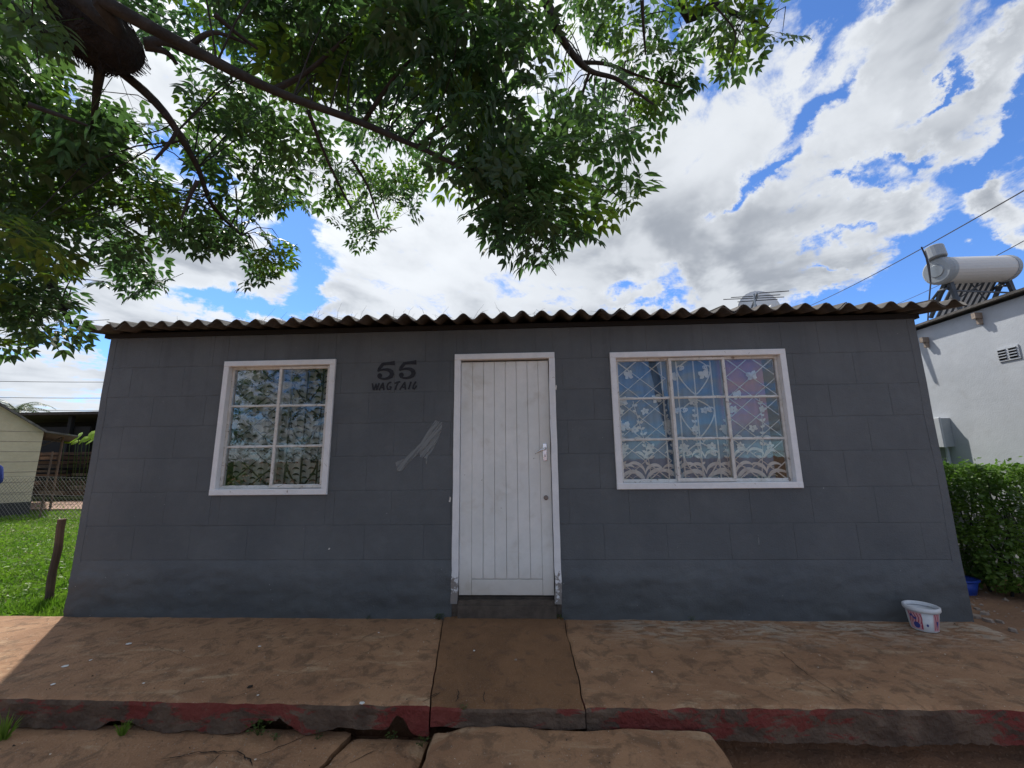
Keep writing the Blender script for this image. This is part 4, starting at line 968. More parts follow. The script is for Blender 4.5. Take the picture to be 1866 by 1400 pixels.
# louvre air brick
va = atX(1820, 650, NX); vb_ = atX(1856, 627, NX); y0, y1 = sorted((va.y, vb_.y)); z0, z1 = va.z-.07, va.z+.09
vt = MB(); vt.box(NX-.012, NX-.002, y0, y1, z0, z1); vt = build(vt, 'air_vent', M_WHITEWALL, nh)
for c_ in range(2):
    for r in range(4):
        a = y0+.02+c_*(y1-y0)/2; e = a+(y1-y0)/2-.03; zc = z0+.03+r*(z1-z0-.03)/4
        mb = MB(); mb.box(NX-.0145, NX-.0125, a, e, zc-.012, zc+.004); build(mb, 'slot', M_DARK, vt)
        mb = MB(); mb.box(NX-.024, NX-.0128, a-.004, e+.004, zc+.006, zc+.014); build(mb, 'louvre', M_WHITEWALL, vt)
# meter box
ma = atX(1700, 765, NX); mb_ = atX(1742, 817, NX); y0, y1 = mb_.y, ma.y+.25; z1, z0 = atX(1730, 762, NX).z, mb_.z+.02
mt_ = MB(); mt_.box(NX-.12, NX-.002, y0, y1, z0, z1); mt_ = build(mt_, 'meter_box', M_CAP, nh)
mb = MB(); mb.face_box(0, y1-y0+.01, .0, -.02, 0, z1-z0+.02, .008, .008, .008)
mb.v = [(NX-.121+v[1], y1+.005-v[0], z0-.01+v[2]) for v in mb.v]; build(mb, 'lid', M_WHITEWALL, mt_)
for dy in (.08, .22): mb = MB(); mb.tube([(NX-.04, y0+dy, z0), (NX-.04, y0+dy, 0)], .02, 8); build(mb, 'conduit', M_WHITEWALL, mt_)
# solar water heater standing on the roof
D = 7.0
def hp(px, py, d=D): return CAM + ray(px, py)*d
sh = thing('solar_water_heater', 'white cylindrical solar water heater on black legs on the white house roof', 'water heater', (7.6, 3.2, 3.5))
e0 = hp(1712, 494); e1 = hp(1829, 490, 7.25); axd = (e1-e0).normalized()
def cyl(p0, p1, prof, n=28):
    mb = MB(); d = (p1-p0); L = d.length; d.normalize(); a = d.orthogonal().normalized(); c_ = d.cross(a); vs = []
    for (t, r) in prof:
        for j in range(n):
            an = 6.28318*j/n; vs.append(p0+d*t*L+(a*math.cos(an)+c_*math.sin(an))*r)
    k = len(prof); mb.add(vs, [(i*n+j, i*n+(j+1) % n, (i+1)*n+(j+1) % n, (i+1)*n+j) for i in range(k-1) for j in range(n)]+[tuple(range(n-1, -1, -1)), tuple((k-1)*n+j for j in range(n))]); return mb
TR = .225
build(cyl(e0, e1, [(0, TR), (.02, TR*1.01), (.98, TR*1.01), (1, TR)]), 'tank', M_TANK, sh, smooth=False)
build(cyl(e0-axd*.07, e0+axd*.06, [(0, TR*.86), (.15, TR*.97), (.4, TR*1.05), (1, TR*1.05)]), 'end_cap', M_CAP, sh)
build(cyl(e0-axd*.085, e0-axd*.071, [(0, TR*.45), (1, TR*.5)]), 'cap_ring', M_GALV2, sh)
build(cyl(e1-axd*.06, e1+axd*.06, [(0, TR*1.05), (.7, TR*1.05), (1, TR*.9)]), 'end_cap', M_CAP, sh)
f0 = hp(1714, 471); build(cyl(f0-Vector((.05, 0, 0)), f0+Vector((-.05, .03, .22)), [(0, .12), (.05, .13), (.95, .13), (1, .12)], 18), 'feeder_tank', M_CAP, sh)
mb = MB(); mb.tube([hp(1698, 462), hp(1702, 452), hp(1712, 470)], .012, 6); build(mb, 'feed_pipe', M_GALV2, sh)
# frame: two arched trestles
def bar(pts, r, name='leg', mt=M_GALV): mb = MB(); mb.tube(pts, r, 6); return build(mb, name, mt, sh)
for (xa, ya, xb1, xb2, yb_, dd) in ((1728, 508, 1693, 1752, 562, 7.0), (1833, 503, 1800, 1856, 548, 7.3)):
    tp = hp(xa, ya, dd)
    for xb in (xb1, xb2):
        ft = hp(xb, yb_, dd + (.45 if xb < xa else -.05)); ft.z -= .18; 
        bar([tp, tp+(ft-tp)*.4+Vector((0, 0, .03)), ft], [.055, .045, .035])
    ml, mr = hp(xb1+6, yb_-16, dd+.3), hp(xb2-4, yb_-16, dd); mid = hp(xa-2, ya+18, dd)
    bar([ml, (ml+mid)/2+Vector((0, 0, .06)), mid, (mr+mid)/2+Vector((0, 0, .06)), mr], .022, 'arch')
bar([hp(1733, 508), hp(1836, 503, 7.3)], .028, 'rail'); bar([hp(1738, 530), hp(1852, 534, 7.3)], .016, 'brace'); bar([hp(1745, 545, 7.2), hp(1800, 510, 7.2)], .012, 'brace'); bar([hp(1765, 512, 7.2), hp(1798, 548, 7.2)], .012, 'brace')
for i in range(15):
    t = i/14; top = hp(1742+74*t, 510-2*t, 7.25+.2*t); bt = top + Vector((0, .9, -1.1)); mb = MB(); mb.tube([top, bt], .027, 8); build(mb, 'collector_tube', M_TUBE if i % 2 else M_GALV, sh)
bt0 = hp(1742, 510, 7.25)+Vector((0, .9, -1.1)); bt1 = hp(1816, 508, 7.45)+Vector((0, .9, -1.1)); bar([bt0, bt1], .035, 'foot_rail')
mb = MB(); mb.tube([hp(1679, 450), hp(1688, 470), hp(1692, 485), hp(1696, 515), hp(1692, 560), hp(1690, 600)], [.012, .014, .02, .012, .012, .012], 6); build(mb, 'pipe', M_WIRE, sh)
mb = MB(); mb.tube([hp(1686, 457), hp(1690, 470), hp(1694, 484)], .01, 5); build(mb, 'pipe', M_GALV2, sh)
# litter strip between the houses
gz = -.27
random.seed(8)
for i, (px, py, s_, m_, lb, ct) in enumerate([(1778, 1125, .05, M_STONE, 'flat pale rubble piece at the porch corner right of the bucket', 'rubble'), (1795, 1120, .045, M_STONE, 'pale flat chip of concrete behind the corner rubble', 'rubble'),
        (1800, 1132, .05, M_STONE, 'long flat concrete fragment along the right porch edge', 'rubble'), (1781, 1112, .035, M_STONE, 'small grey rubble piece close to the wall corner', 'rubble'),
        (1797, 1096, .025, M_PAPER, 'white crumpled scrap on the soil in front of the hedge', 'scrap'), (1834, 1120, .02, M_PAPER, 'small white pebble on the soil right of the yellow strip', 'pebble'),
        (1811, 1109, .03, M_YEL, 'small yellow plastic strip on the red soil', 'scrap'), (1822, 1135, .035, M_STONE, 'brown stone at the edge of the soil near the right porch edge', 'rubble'), (1845, 1150, .035, M_STONE, 'rough stone beside the right porch edge, nearest the camera', 'rubble')]):
    scrap(px, py, gz, s_, m_, lb, ct, {'rubble': 'rubble_piece', 'scrap': 'litter_scrap', 'pebble': 'pebble'}[ct], .02 if m_ is M_STONE else .008, 40+i)
mb = MB(); n = 1; r = np.random.default_rng(3)
for i in range(420):
    x, y = r.uniform(3.5, 5.6), r.uniform(-1.4, 2.0); s_ = r.uniform(.006, .022) if i < 380 else r.uniform(.02, .04); z = gh(x, y)
    ps = [(x+s_*math.cos(6.283*k/5)*r.uniform(.6, 1.2), y+s_*math.sin(6.283*k/5)*r.uniform(.6, 1.2)) for k in range(5)]
    mb.add([(p[0], p[1], z-.002) for p in ps]+[(x, y, z+s_*.6)], [(k, (k+1) % 5, 5) for k in range(5)])
build(mb, 'gravel', M_STONE, kind='stuff')
tb = Vector((4.50, 1.15, -.27)); t = thing('blue_tub', 'blue plastic tub half hidden behind the grey house corner by the hedge', 'tub', tb)
mb = MB(); mb.lathe([(.0, 0), (.13, 0), (.16, .15), (.155, .15), (.125, .01), (0, .01)], tb, 24, caps=False); build(mb, 'body', M_BTUB, t, smooth=True)
mb = MB(); mb.lathe([(.158, .143), (.175, .145), (.175, .158), (.156, .158)], tb, 24, caps=False); build(mb, 'rim', M_BTUB, t, smooth=True)

# ------------------------------------------------------------------ aerial and dish on the grey house
dc = atD(1377, 572, 7.4)
t = thing('satellite_dish', 'round pale satellite dish rising behind the grey roof', 'satellite dish', (dc.x, dc.y, dc.z-.5))
mb = MB(); prof = [(.31*math.sin(a), -.09*(1-math.cos(a))*3) for a in np.linspace(0, 1.45, 9)]
prof = [(.33*q/8, .10*(q/8)**2) for q in range(9)]; mb.lathe([(r_, h_) for r_, h_ in prof] + [(.33, .112), (.0, .012)], (0, 0, 0), 30, 'y', caps=False)
mb.v = [(dc.x+v[0], dc.y - v[1]*1 + 0*v[2], dc.z+v[2]) for v in mb.v]; build(mb, 'reflector', M_DISH, t, smooth=True)
mb = MB(); mb.tube([(dc.x, dc.y+.03, dc.z), (dc.x, dc.y+.12, dc.z-.1), (dc.x, dc.y+.12, 2.9)], .02, 8); build(mb, 'mast', M_GALV2, t)
mb = MB(); mb.tube([(dc.x, dc.y-.08, dc.z-.3), (dc.x, dc.y-.42, dc.z-.05)], .01, 6); build(mb, 'feed_arm', M_GALV2, t)
mb = MB(); mb.lathe([(.03, 0), (.035, .06), (.02, .1)], (dc.x, dc.y-.44, dc.z-.05), 12, 'y'); build(mb, 'receiver', M_DISH, t)
ac = atD(1374, 538, 7.0)
t = thing('television_aerial', 'thin metal television aerial with long rods above the roof', 'aerial', (ac.x, ac.y, 2.9))
mb = MB(); mb.tube([(ac.x, ac.y, 2.85), (ac.x, ac.y, ac.z+.02)], .013, 8); build(mb, 'mast', M_GALV2, t)
bm0 = Vector((ac.x+.02, ac.y-.05, ac.z+.01)); bm1 = bm0+Vector((.16, .55, -.12)); mb = MB(); mb.tube([bm0, bm1], .016, 4); mb.tube([bm0+Vector((0, 0, -.06)), bm1+Vector((0, 0, .02))], .009, 4); build(mb, 'boom', M_GALV2, t)
for (xa, ya, xb, yb_) in ((1382, 534.5, 1438, 530.5), (1332, 542.5, 1422, 537.5), (1318, 546, 1429, 541.5), (1344, 550.5, 1417, 545.5)):
    mb = MB(); mb.tube([atD(xa, ya, 7.05), atD(xb, yb_, 7.05)], .0065, 5); build(mb, 'rod', M_NEST, t)
mb = MB(); mb.box(ac.x+.02, ac.x+.09, ac.y-.03, ac.y+.05, ac.z-.30, ac.z-.2); build(mb, 'clamp', M_BEAM, t)
mb = MB(); mb.tube([(ac.x+.13, ac.y+.2, ac.z-.07), (ac.x+.13, ac.y+.2, ac.z-.24)], .008, 5); build(mb, 'cable', M_WIRE, t)
# overhead lines
def wire(pa, pb_, r, label, sag=.15):
    pts = [pa+(pb_-pa)*t_+Vector((0, 0, -sag*4*t_*(1-t_))) for t_ in np.linspace(0, 1, 13)]; mb = MB(); mb.tube(pts, r, 5); return tag(build(mb, 'overhead_line', M_WIRE), label, 'cable', 'overhead wires')
wire(atD(1440, 572, 22), atD(1990, 275, 9), .010, 'upper dark power line slanting over the solar heater')
wire(atD(1590, 570, 24), atD(1990, 370, 10), .008, 'lower thinner power line passing behind the heater tank')
for i, (y0, y1, dd) in enumerate([(688, 693, 40), (718, 722, 42), (742, 744, 44), (752, 750, 46)]):
    wire(atD(-300, y0, dd), atD(420, y1, dd), .018, ['highest', 'second highest', 'third', 'lowest'][i] + ' of the thin level wires in the left distance', .2)

# ------------------------------------------------------------------ left background
# timber post
p0 = Vector((-5.02, .64, gh(-5.02, .64)-.05)); zt_ = atY(103, 946, .64).z
mb = MB(); n = 9; random.seed(4)
mb.tube([(p0.x+.008*math.sin(i*1.3)+.006*i/n*0, p0.y, p0.z+(zt_-p0.z)*i/n) for i in range(n+1)], [.036-.003*abs(math.sin(i*2.1)) for i in range(n+1)], 9)
tag(build(mb, 'fence_post', M_WOOD), 'short dark weathered timber post standing in the grass left of the house', 'post')
# lawn
def lawn_pts(r, n):
    out = []; 
    while len(out) < n:
        t = r.random(); y = .15 + 11.5*t**1.9; x = r.uniform(-4.35-1.45*(y+.6) - 1.6, -4.3 - .9*max(0, y-.3))
        q = noise.noise(Vector((x*.9, y*.9, 4)))
        if y < .9 and x > -6.5 and r.random() < .55+q: continue
        out.append((x, y, gh(x, y)))
    return np.array(out)
leaf_cloud(52000, lawn_pts, .085, M_GRASS, 'grass', None, seed=9, asp=.16, up=.2, bias=np.array([0, 0, .9]))
leaf_cloud(9000, lambda r, n: (lambda p: p + np.array([0, 0, .05]))(lawn_pts(r, n)), .06, M_GRASS, 'grass', None, seed=10, asp=.5, up=.8, bias=np.array([0, 0, .2]))
leaf_cloud(2500, lambda r, n: np.stack([r.normal(-4.95, .16, n), r.normal(.58, .10, n), np.full(n, -.29)], 1), .12, M_GRASS, 'grass', None, seed=12, asp=.12, up=.2, bias=np.array([0, 0, 1.2]))
leaf_cloud(3500, lambda r, n: np.stack([r.normal(-4.45, .16, n), r.normal(.22, .10, n), np.full(n, -.29)], 1), .10, M_GRASS, 'grass', None, seed=13, asp=.12, up=.2, bias=np.array([0, 0, 1.0]))
# chain link fence
YF = 7.0
cf = thing('chain_link_fence', 'low sagging chain link wire fence across the lawn before the cream house', 'fence', (-14, YF, -.3))
mb = MB(); x = -22.0; zt2 = .80; st = .11
def sagz(x): return .03*math.sin(x*1.7)
k0 = int((zt2+.3)/st)
for i in range(int(5.6/st)):
    xa = -15.3+i*st
    for sg in (1, -1):
        pts = [(xa+sg*(j*st if sg > 0 else j*st), YF+.003*sg, -.3+j*st+sagz(xa)) for j in (0, k0)]
        if sg < 0: pts = [(xa+k0*st-j*st, YF-.003, -.3+j*st+sagz(xa)) for j in (0, k0)]
        mb.tube(pts, .0045, 3, False)
build(mb, 'wire_mesh', M_FWIRE, cf, kind='stuff')
for zz_ in (.82, .35): mb = MB(); mb.tube([(-15.3+i*.8, YF-.008, zz_+sagz(-15.3+i*.8)) for i in range(8)], .006, 4); build(mb, 'strand', M_FWIRE, cf)
for xx in (-15.3, -13.1, -10.6):
    mb = MB(); mb.tube([(xx, YF+.03, -.4), (xx+.02, YF+.03, 1.5 if xx == -13.1 else .95)], .02, 6); build(mb, 'post', M_WOOD, cf)
# cream house, its gable square to the line of sight
ch = thing('cream_house', 'cream painted block house with dark base and sloping roof at the left edge', 'house', (-17, 8, -.3))
CC = Vector((-14.6, 7.95, 0)); cu = Vector((-.622, -.783, 0)); cw = Vector((-.783, .622, 0))
def cpt(s_, w_, z): p = CC + cu*s_ + cw*w_; return (p.x, p.y, z)
def cprism(prof, w0, w1, name, mt):
    n = len(prof); mb = MB(); mb.add([cpt(a_, w_, z) for w_ in (w0, w1) for a_, z in prof], [tuple(range(n-1, -1, -1)), tuple(range(n, 2*n))] + [(i, (i+1) % n, n+(i+1) % n, n+i) for i in range(n)])
    return build(mb, name, mt, ch)
SL = .76; RZ = 2.12+SL*2.2
cprism([(0, .09), (4.4, .09), (4.4, 2.12), (2.2, RZ), (0, 2.12)], 0, 6, 'wall', M_CREAM)
cprism([(-.02, -.4), (4.42, -.4), (4.42, .088), (-.02, .088)], -.03, 6.02, 'plinth', M_PLINTH)
for k, z in enumerate(np.arange(.36, 2.1, .29)):
    cprism([(.002, z), (4.39, z), (4.39, z+.014), (.002, z+.014)], -.006, -.001, 'joint_line', M_STONE)
cprism([(-.05, 2.12-.04+.0), (2.2, RZ+.03), (2.2, RZ+.09), (-.05, 2.15)], -.2, 6.2, 'roof', M_ROOF)
cprism([(2.201, RZ+.03), (4.9, 2.12-.35), (4.9, 2.18-.35), (2.201, RZ+.09)], -.2, 6.2, 'roof', M_ROOF)
cprism([(-.72, 1.98), (-.051, 2.09), (-.051, 2.14), (-.72, 2.02)], -.2, 6.2, 'roof', M_ROOF)
mb = MB(); mb.tube([cpt(-.01, .3, 1.7), cpt(-.4, .3, 1.98)], .02, 5); build(mb, 'bracket', M_BEAM, ch)
mb = MB(); mb.tube([cpt(-.42, .5, -.3), cpt(-.42, .5, 2.0)], .03, 6); build(mb, 'verandah_post', M_WOOD, ch)
# dark shed behind
sd = thing('dark_shed', 'dark open fronted shed with flat roof beyond the lawn', 'shed', (-19, 14, -.3))
a = atY(88, 758, 14.0); c_ = atY(200, 754, 14.0); zt3 = a.z
mb = MB(); mb.box(a.x-6, c_.x+2.5, 13.6, 19, zt3, zt3+.12); build(mb, 'roof', M_BEAM, sd)
mb = MB(); mb.box(a.x-6, c_.x+2.4, 17, 17.1, -.3, zt3-.002); build(mb, 'back_wall', M_SHED, sd)  # inner shade of the open shed is put into the board colour
for xx in (a.x-3, a.x+1.0, a.x+3.4, c_.x+1.5): mb = MB(); mb.box(xx, xx+.16, 14, 14.16, -.3, zt3-.003); build(mb, 'post', M_SHED, sd)
mb = MB(); mb.box(a.x-6, a.x+1.9, 14.2, 14.3, -.3, zt3-.5); build(mb, 'side_board', M_SHED, sd)
# terrace of stacked boards, blocks and paving
def at13(px, py, Y): return atY(px, py, Y)
random.seed(14)
pile = thing('timber_pile', 'untidy pile of dark boards and rusty sheets stacked beyond the fence', 'timber pile', (-19, 12.4, -.3))
zz_ = atY(130, 868, 12.3).z
for r in range(6):
    x = -24.0
    zr0 = zz_ + r*.165
    while x < -14.2:
        L = random.uniform(1.0, 2.6); mb = MB(); tl = random.uniform(-.02, .02); d_ = random.uniform(-.2, .2)
        mb.box(x, x+L-.04, 12.2+d_, 12.9+d_, zr0+.01, zr0+random.uniform(.09, .15)); 
        mb.v = [(v[0], v[1], v[2]+tl*(v[0]-x)) for v in mb.v]
        build(mb, 'board', random.choice([M_WOOD, M_WOOD, M_BEAM, M_RUST if r > 3 else M_BEAM, M_STONE if r < 2 else M_WOOD]), pile); x += L
tw = thing('block_terrace', 'low brown terrace of rough blocks under the timber pile', 'retaining wall', (-18, 11.6, -.3))
for r in range(3):
    x = -24.0 + r*.3; z0 = atY(130, 903, 11.5).z + r*.175
    while x < -13.2:
        L = random.uniform(.8, 1.5); mb = MB(); mb.face_box(x, x+L-.03, 12.0+.15*r, 11.5+.15*r+random.uniform(0, .05), z0, z0+.165, .02, .02, .02, .01); build(mb, 'block', random.choice([M_WOOD, M_WOOD, M_STONE]), tw); x += L
mb = MB(); mb.box(-24, -12.6, 8.9, 11.49, -.45, -.23); struct(build(mb, 'paved_path', M_PAVE))
# lime leaves over the pile
lp = thing('broad_leaf_plant', 'bright lime green broad leaved plant above the timber pile', 'plant', (-17.5, 11.5, .5))
random.seed(2)
for (px, py, s_) in ((118, 797, .30), (128, 801, .32), (144, 795, .34), (150, 803, .30), (158, 800, .26), (171, 791, .32), (175, 797, .26), (163, 806, .2), (138, 806, .2)):
    c_ = atY(px, py, 11.4); a = random.uniform(-.8, .8); mb = MB(); n = 10; rim = []
    for k in range(n):
        an = 6.283*k/n; rr = s_*(.5+.06*math.sin(3*an)); rim.append((c_.x+rr*math.cos(an), c_.y+.12*math.sin(an+a), c_.z+rr*math.sin(an)))
    mb.add([(c_.x, c_.y-.05, c_.z)]+rim, [(0, 1+k, 1+(k+1) % n) for k in range(n)]); build(mb, 'leaf', M_LIME, lp)
    mb = MB(); mb.tube([(c_.x, c_.y, c_.z), (c_.x+.05, c_.y+.1, .2)], .012, 4); build(mb, 'stem', M_WEED, lp)
# palm far behind
pc = atY(30, 748, 26.0)
pm = thing('palm_tree', 'grey green palm crown rising behind the cream house roof', 'palm tree', (pc.x, pc.y, -.3))
mb = MB(); mb.tube([(pc.x, pc.y, -.4), (pc.x+.2, pc.y, pc.z*.5), (pc.x, pc.y, pc.z)], [.35, .28, .25], 10); build(mb, 'trunk', M_BARK, pm)
random.seed(6)
for i in range(22):
    a = 6.283*i/22+random.uniform(-.15, .15); e = random.uniform(.2, 1.2); L = random.uniform(2.2, 3.2); mb = MB(); prev = None; pts = []
    for k in range(9):
        t = k/8; pts.append(Vector((pc.x+L*t*math.cos(a)*math.cos(e*.6), pc.y+L*t*math.sin(a)*math.cos(e*.6), pc.z+L*(math.sin(e)*t-.75*t*t))))
    mb.tube(pts, [.03*(1-.8*k/8) for k in range(9)], 4)
    for k in range(1, 9):
        for h_ in (0, .5):
            p = pts[k-1].lerp(pts[k], h_); d = (pts[k]-pts[k-1]).normalized(); s_ = d.cross(Vector((0, 0, 1))).normalized()
            for sg in (-1, 1):
                q = p+s_*sg*.42*math.sin(math.pi*(.15+.8*k/9))+d*.25+Vector((0, 0, -.10)); mb.add([p-d*.03, p+d*.05, q], [(0, 1, 2)])
    build(mb, 'frond', M_WEED, pm)

# ------------------------------------------------------------------ person at the left frame edge
def skin_mesh(name, pts, edges, rads, mt, par, root=0, lv=2):
    me = bpy.data.meshes.new(name); me.from_pydata([tuple(p) for p in pts], edges, []); me.update(); o = link(name, me, mt, par)
    o.modifiers.new('skin', 'SKIN'); me.skin_vertices or None
    sv = me.skin_vertices[0].data if len(me.skin_vertices) else None
    if sv is None: return o
    for i, r in enumerate(rads): sv[i].radius = (r, r) if not isinstance(r, tuple) else r
    sv[root].use_root = True; s_ = o.modifiers.new('sub', 'SUBSURF'); s_.levels = lv; s_.render_levels = lv; return o
PX, PY, PZ = -7.10, 1.35, -.29
pr = thing('person', 'person in blue shirt and faded jeans standing at the left edge of the lawn', 'person', (PX, PY, PZ))
def pp(*q): return [Vector((PX+a, PY+b_, PZ+c_)) for a, b_, c_ in q]
skin_mesh('body', pp((0, 0, .95), (0, 0, 1.15), (0, 0, 1.36), (0, -.01, 1.48), (0, -.02, 1.57), (0, -.03, 1.66), (.17, 0, 1.40), (.24, -.03, 1.12), (.22, -.14, .90), (.20, -.18, .82), (-.17, 0, 1.40), (-.24, .02, 1.12), (-.24, -.06, .88), (-.24, -.08, .80),
    (.09, 0, .88), (.13, -.06, .50), (.12, .02, .10), (.12, -.13, .04), (-.09, 0, .88), (-.11, -.02, .50), (-.11, .02, .10), (-.11, -.12, .04)),
    [(0, 1), (1, 2), (2, 3), (3, 4), (4, 5), (2, 6), (6, 7), (7, 8), (8, 9), (2, 10), (10, 11), (11, 12), (12, 13), (0, 14), (14, 15), (15, 16), (16, 17), (0, 18), (18, 19), (19, 20), (20, 21)],
    [.12, .12, .14, .055, .085, .08, .06, .045, .033, .04, .06, .045, .033, .04, .085, .06, .042, .038, .085, .06, .042, .038], M_SKIN, pr)
skin_mesh('shirt', pp((0, 0, .98), (0, 0, 1.15), (0, 0, 1.36), (.20, 0, 1.40), (.262, -.01, 1.20), (-.20, 0, 1.40), (-.262, .01, 1.20)), [(0, 1), (1, 2), (2, 3), (3, 4), (2, 5), (5, 6)], [.155, .15, .165, .098, .085, .098, .085], M_BLUE, pr)
skin_mesh('trousers', pp((0, 0, .90), (.10, 0, .84), (.155, -.08, .52), (.13, .02, .12), (-.10, 0, .84), (-.12, -.02, .50), (-.12, .02, .12)), [(0, 1), (1, 2), (2, 3), (0, 4), (4, 5), (5, 6)], [.15, .115, .098, .075, .115, .085, .075], M_JEANS, pr)
mb = MB(); mb.lathe([(.0, 1.79), (.05, 1.785), (.09, 1.755), (.105, 1.70), (.10, 1.64), (.095, 1.60)], (PX, PY+.005, PZ), 18, caps=False); build(mb, 'hair', M_HAIR, pr, smooth=True)
hb = thing('red_bag', 'red cloth bag hanging from the hand of the person at the left edge', 'bag', (PX+.21, PY-.20, PZ+.5))
mb = MB(); mb.lathe([(.02, .26), (.05, .24), (.085, .15), (.09, .06), (.07, .01), (.0, 0)], (PX+.205, PY-.19, PZ+.50), 14, caps=False); build(mb, 'bag_body', M_RED, hb, smooth=True)
mb = MB(); mb.tube([(PX+.205, PY-.19, PZ+.75), (PX+.2, PY-.18, PZ+.84)], .008, 5); build(mb, 'strap', M_RED, hb)

# ------------------------------------------------------------------ behind the camera (mirrored in the window glass)
oh = thing('tan_house', 'tan walled house with red roof across the yard, seen mirrored in the wide window', 'house', (-1, -24, -2.8))
mb = MB(); mb.box(-6, 4, -26, -22, -2.8, .5); build(mb, 'wall', M_BRICKW, oh)
mb = MB(); mb.add([(-6.5, -21.5, .4), (4.5, -21.5, .4), (4.5, -24, 1.75), (-6.5, -24, 1.75), (4.5, -26.5, .4), (-6.5, -26.5, .4)], [(0, 1, 2, 3), (3, 2, 4, 5), (0, 3, 5), (1, 4, 2), (0, 5, 4, 1)]); build(mb, 'roof', M_REDROOF, oh)
for xx in (-3.5, 1): mb = MB(); mb.box(xx, xx+1.3, -21.995, -21.95, -1.4, -.4); build(mb, 'window', M_DARK, oh)
leaf_cloud(16000, lambda r, n: np.stack([r.uniform(-9, 14, n), r.normal(-17.0, .5, n), r.uniform(-2.4, .15, n)], 1), .16, M_HEDGE, 'foliage', thing('hedge', 'loose green hedge across the yard, seen only mirrored in the windows', 'hedge', (2, -17, -2.4)), seed=31, asp=.6)

leaf_cloud(9000, lambda r, n: np.stack([r.uniform(-11, -3.4, n), r.normal(-8.2, .4, n), r.uniform(-.5, 1.1, n)], 1), .13, M_HEDGE, 'foliage', thing('added_shrub_row', 'dark leafy shrubs added behind the viewpoint to darken the narrow window reflection', 'shrub', (-7, -8.2, -.4)), seed=33, asp=.6)  # unseen shrubs, added to cover the sunlit ground in the narrow window's reflection
# ------------------------------------------------------------------ the overhanging tree
tree = thing('syringa_tree', 'large leafy tree with compound leaves hanging over the yard and roof', 'tree', (-4.2, -6.0, -.43))
tp = lambda *a_: Vector(a_)
fork = tp(-4.0, -5.4, 3.2)
def limb(pts, r0, r1, name='branch', n=8, par=None, seed=0):
    # smooth and roughen
    P_ = []; pts = [Vector(p) for p in pts]
    for i in range(len(pts)-1):
        p_1 = pts[max(i-1, 0)]; a_, c2 = pts[i], pts[i+1]; d2 = pts[min(i+2, len(pts)-1)]
        for s_ in range(5):
            t = s_/5; P_.append(.5*((2*a_)+(-p_1+c2)*t+(2*p_1-5*a_+4*c2-d2)*t*t+(-p_1+3*a_-3*c2+d2)*t**3))
    P_.append(pts[-1]); k = len(P_)
    P_ = [p+Vector((nz(p, 4, seed), nz(p, 4, seed+3), nz(p, 4, seed+6)))*r0*.35 for p in P_]
    mb = MB(); mb.tube(P_, [(r0+(r1-r0)*i/(k-1))*(1+.12*noise.noise(P_[i]*9)) for i in range(k)], n); build(mb, name, M_BARK, tree, smooth=True); return P_
limb([(-4.2, -6.0, -.5), (-4.15, -5.9, .8), (-4.05, -5.6, 2.0), fork], .24, .17, 'trunk', 12)
b1 = limb([fork, (-2.9, -4.3, 3.75), atD(60, -70, 2.3), atD(185, 0, 2.15), atD(330, 78, 2.1), atD(500, 165, 2.05), atD(660, 225, 2.0), atD(760, 268, 1.95), atD(850, 310, 1.85)], .030, .007, seed=1)
b2 = limb([fork, (-3.2, -3.4, 3.6), atD(60, 40, 2.8), atD(190, 110, 2.75), atD(300, 205, 2.6), atD(350, 290, 2.7), atD(385, 370, 2.8), atD(440, 430, 3.0)], .028, .007, seed=2)
b3 = limb([fork, (-1.4, -4.6, 4.2), atD(960, -90, 2.5), atD(1000, 20, 2.45), atD(1040, 95, 2.45), atD(1075, 128, 2.5), atD(1130, 145, 2.55), atD(1190, 190, 2.7)], .030, .006, seed=3)
b4 = limb([(-1.4, -4.6, 4.2), (.3, -4.2, 4.3), atD(1240, -60, 3.2), atD(1310, 10, 3.2), atD(1400, 50, 3.2)], .05, .006, seed=4)
b5 = limb([fork, (-3.9, -3.8, 3.2), atD(-60, 350, 3.6), atD(30, 440, 3.6), atD(90, 520, 3.5), atD(130, 590, 3.4)], .06, .008, seed=5)
b6 = limb([atD(1062, 115, 2.9), atD(1110, 118, 2.9), atD(1180, 145, 3.0), atD(1240, 160, 3.05)], .012, .004, seed=6)
for (pa, r0) in (([(345, 85), (390, 60), (450, 80)], .012), ([(265, 78), (300, 75), (350, 98), (390, 110)], .018), ([(262, 85), (300, 95), (322, 118)], .016), ([(640, 290), (670, 340), (690, 400)], .008), ([(560, 200), (600, 300), (640, 380)], .010),
                 ([(300, 205), (320, 240), (280, 290)], .010), ([(360, 330), (345, 360), (330, 400)], .009), ([(500, 165), (560, 130), (640, 60)], .014), ([(660, 225), (720, 140), (800, 60)], .012),
                 ([(1075, 128), (1060, 180), (1058, 240)], .008), ([(850, 310), (900, 350), (960, 400)], .010), ([(850, 310), (960, 300), (1080, 330), (1130, 360)], .009), ([(760, 268), (860, 200), (960, 150)], .010),
                 ([(50, 190), (120, 215), (160, 230)], .010), ([(390, 25), (430, 60), (470, 90)], .010), ([(1170, 0), (1172, 50), (1176, 100)], .009), ([(1300, 10), (1340, 60), (1330, 110)], .005)):
    limb([atD(p[0], p[1], 2.2 if p[0] < 1000 else 2.5) for p in pa], r0, r0*.4, n=6, seed=pa[0][0])
limb([atD(186, 105, 2.65), atD(178, 150, 2.7), atD(172, 200, 2.75), atD(165, 245, 2.85)], .020, .006, 'branch', 10, seed=9)
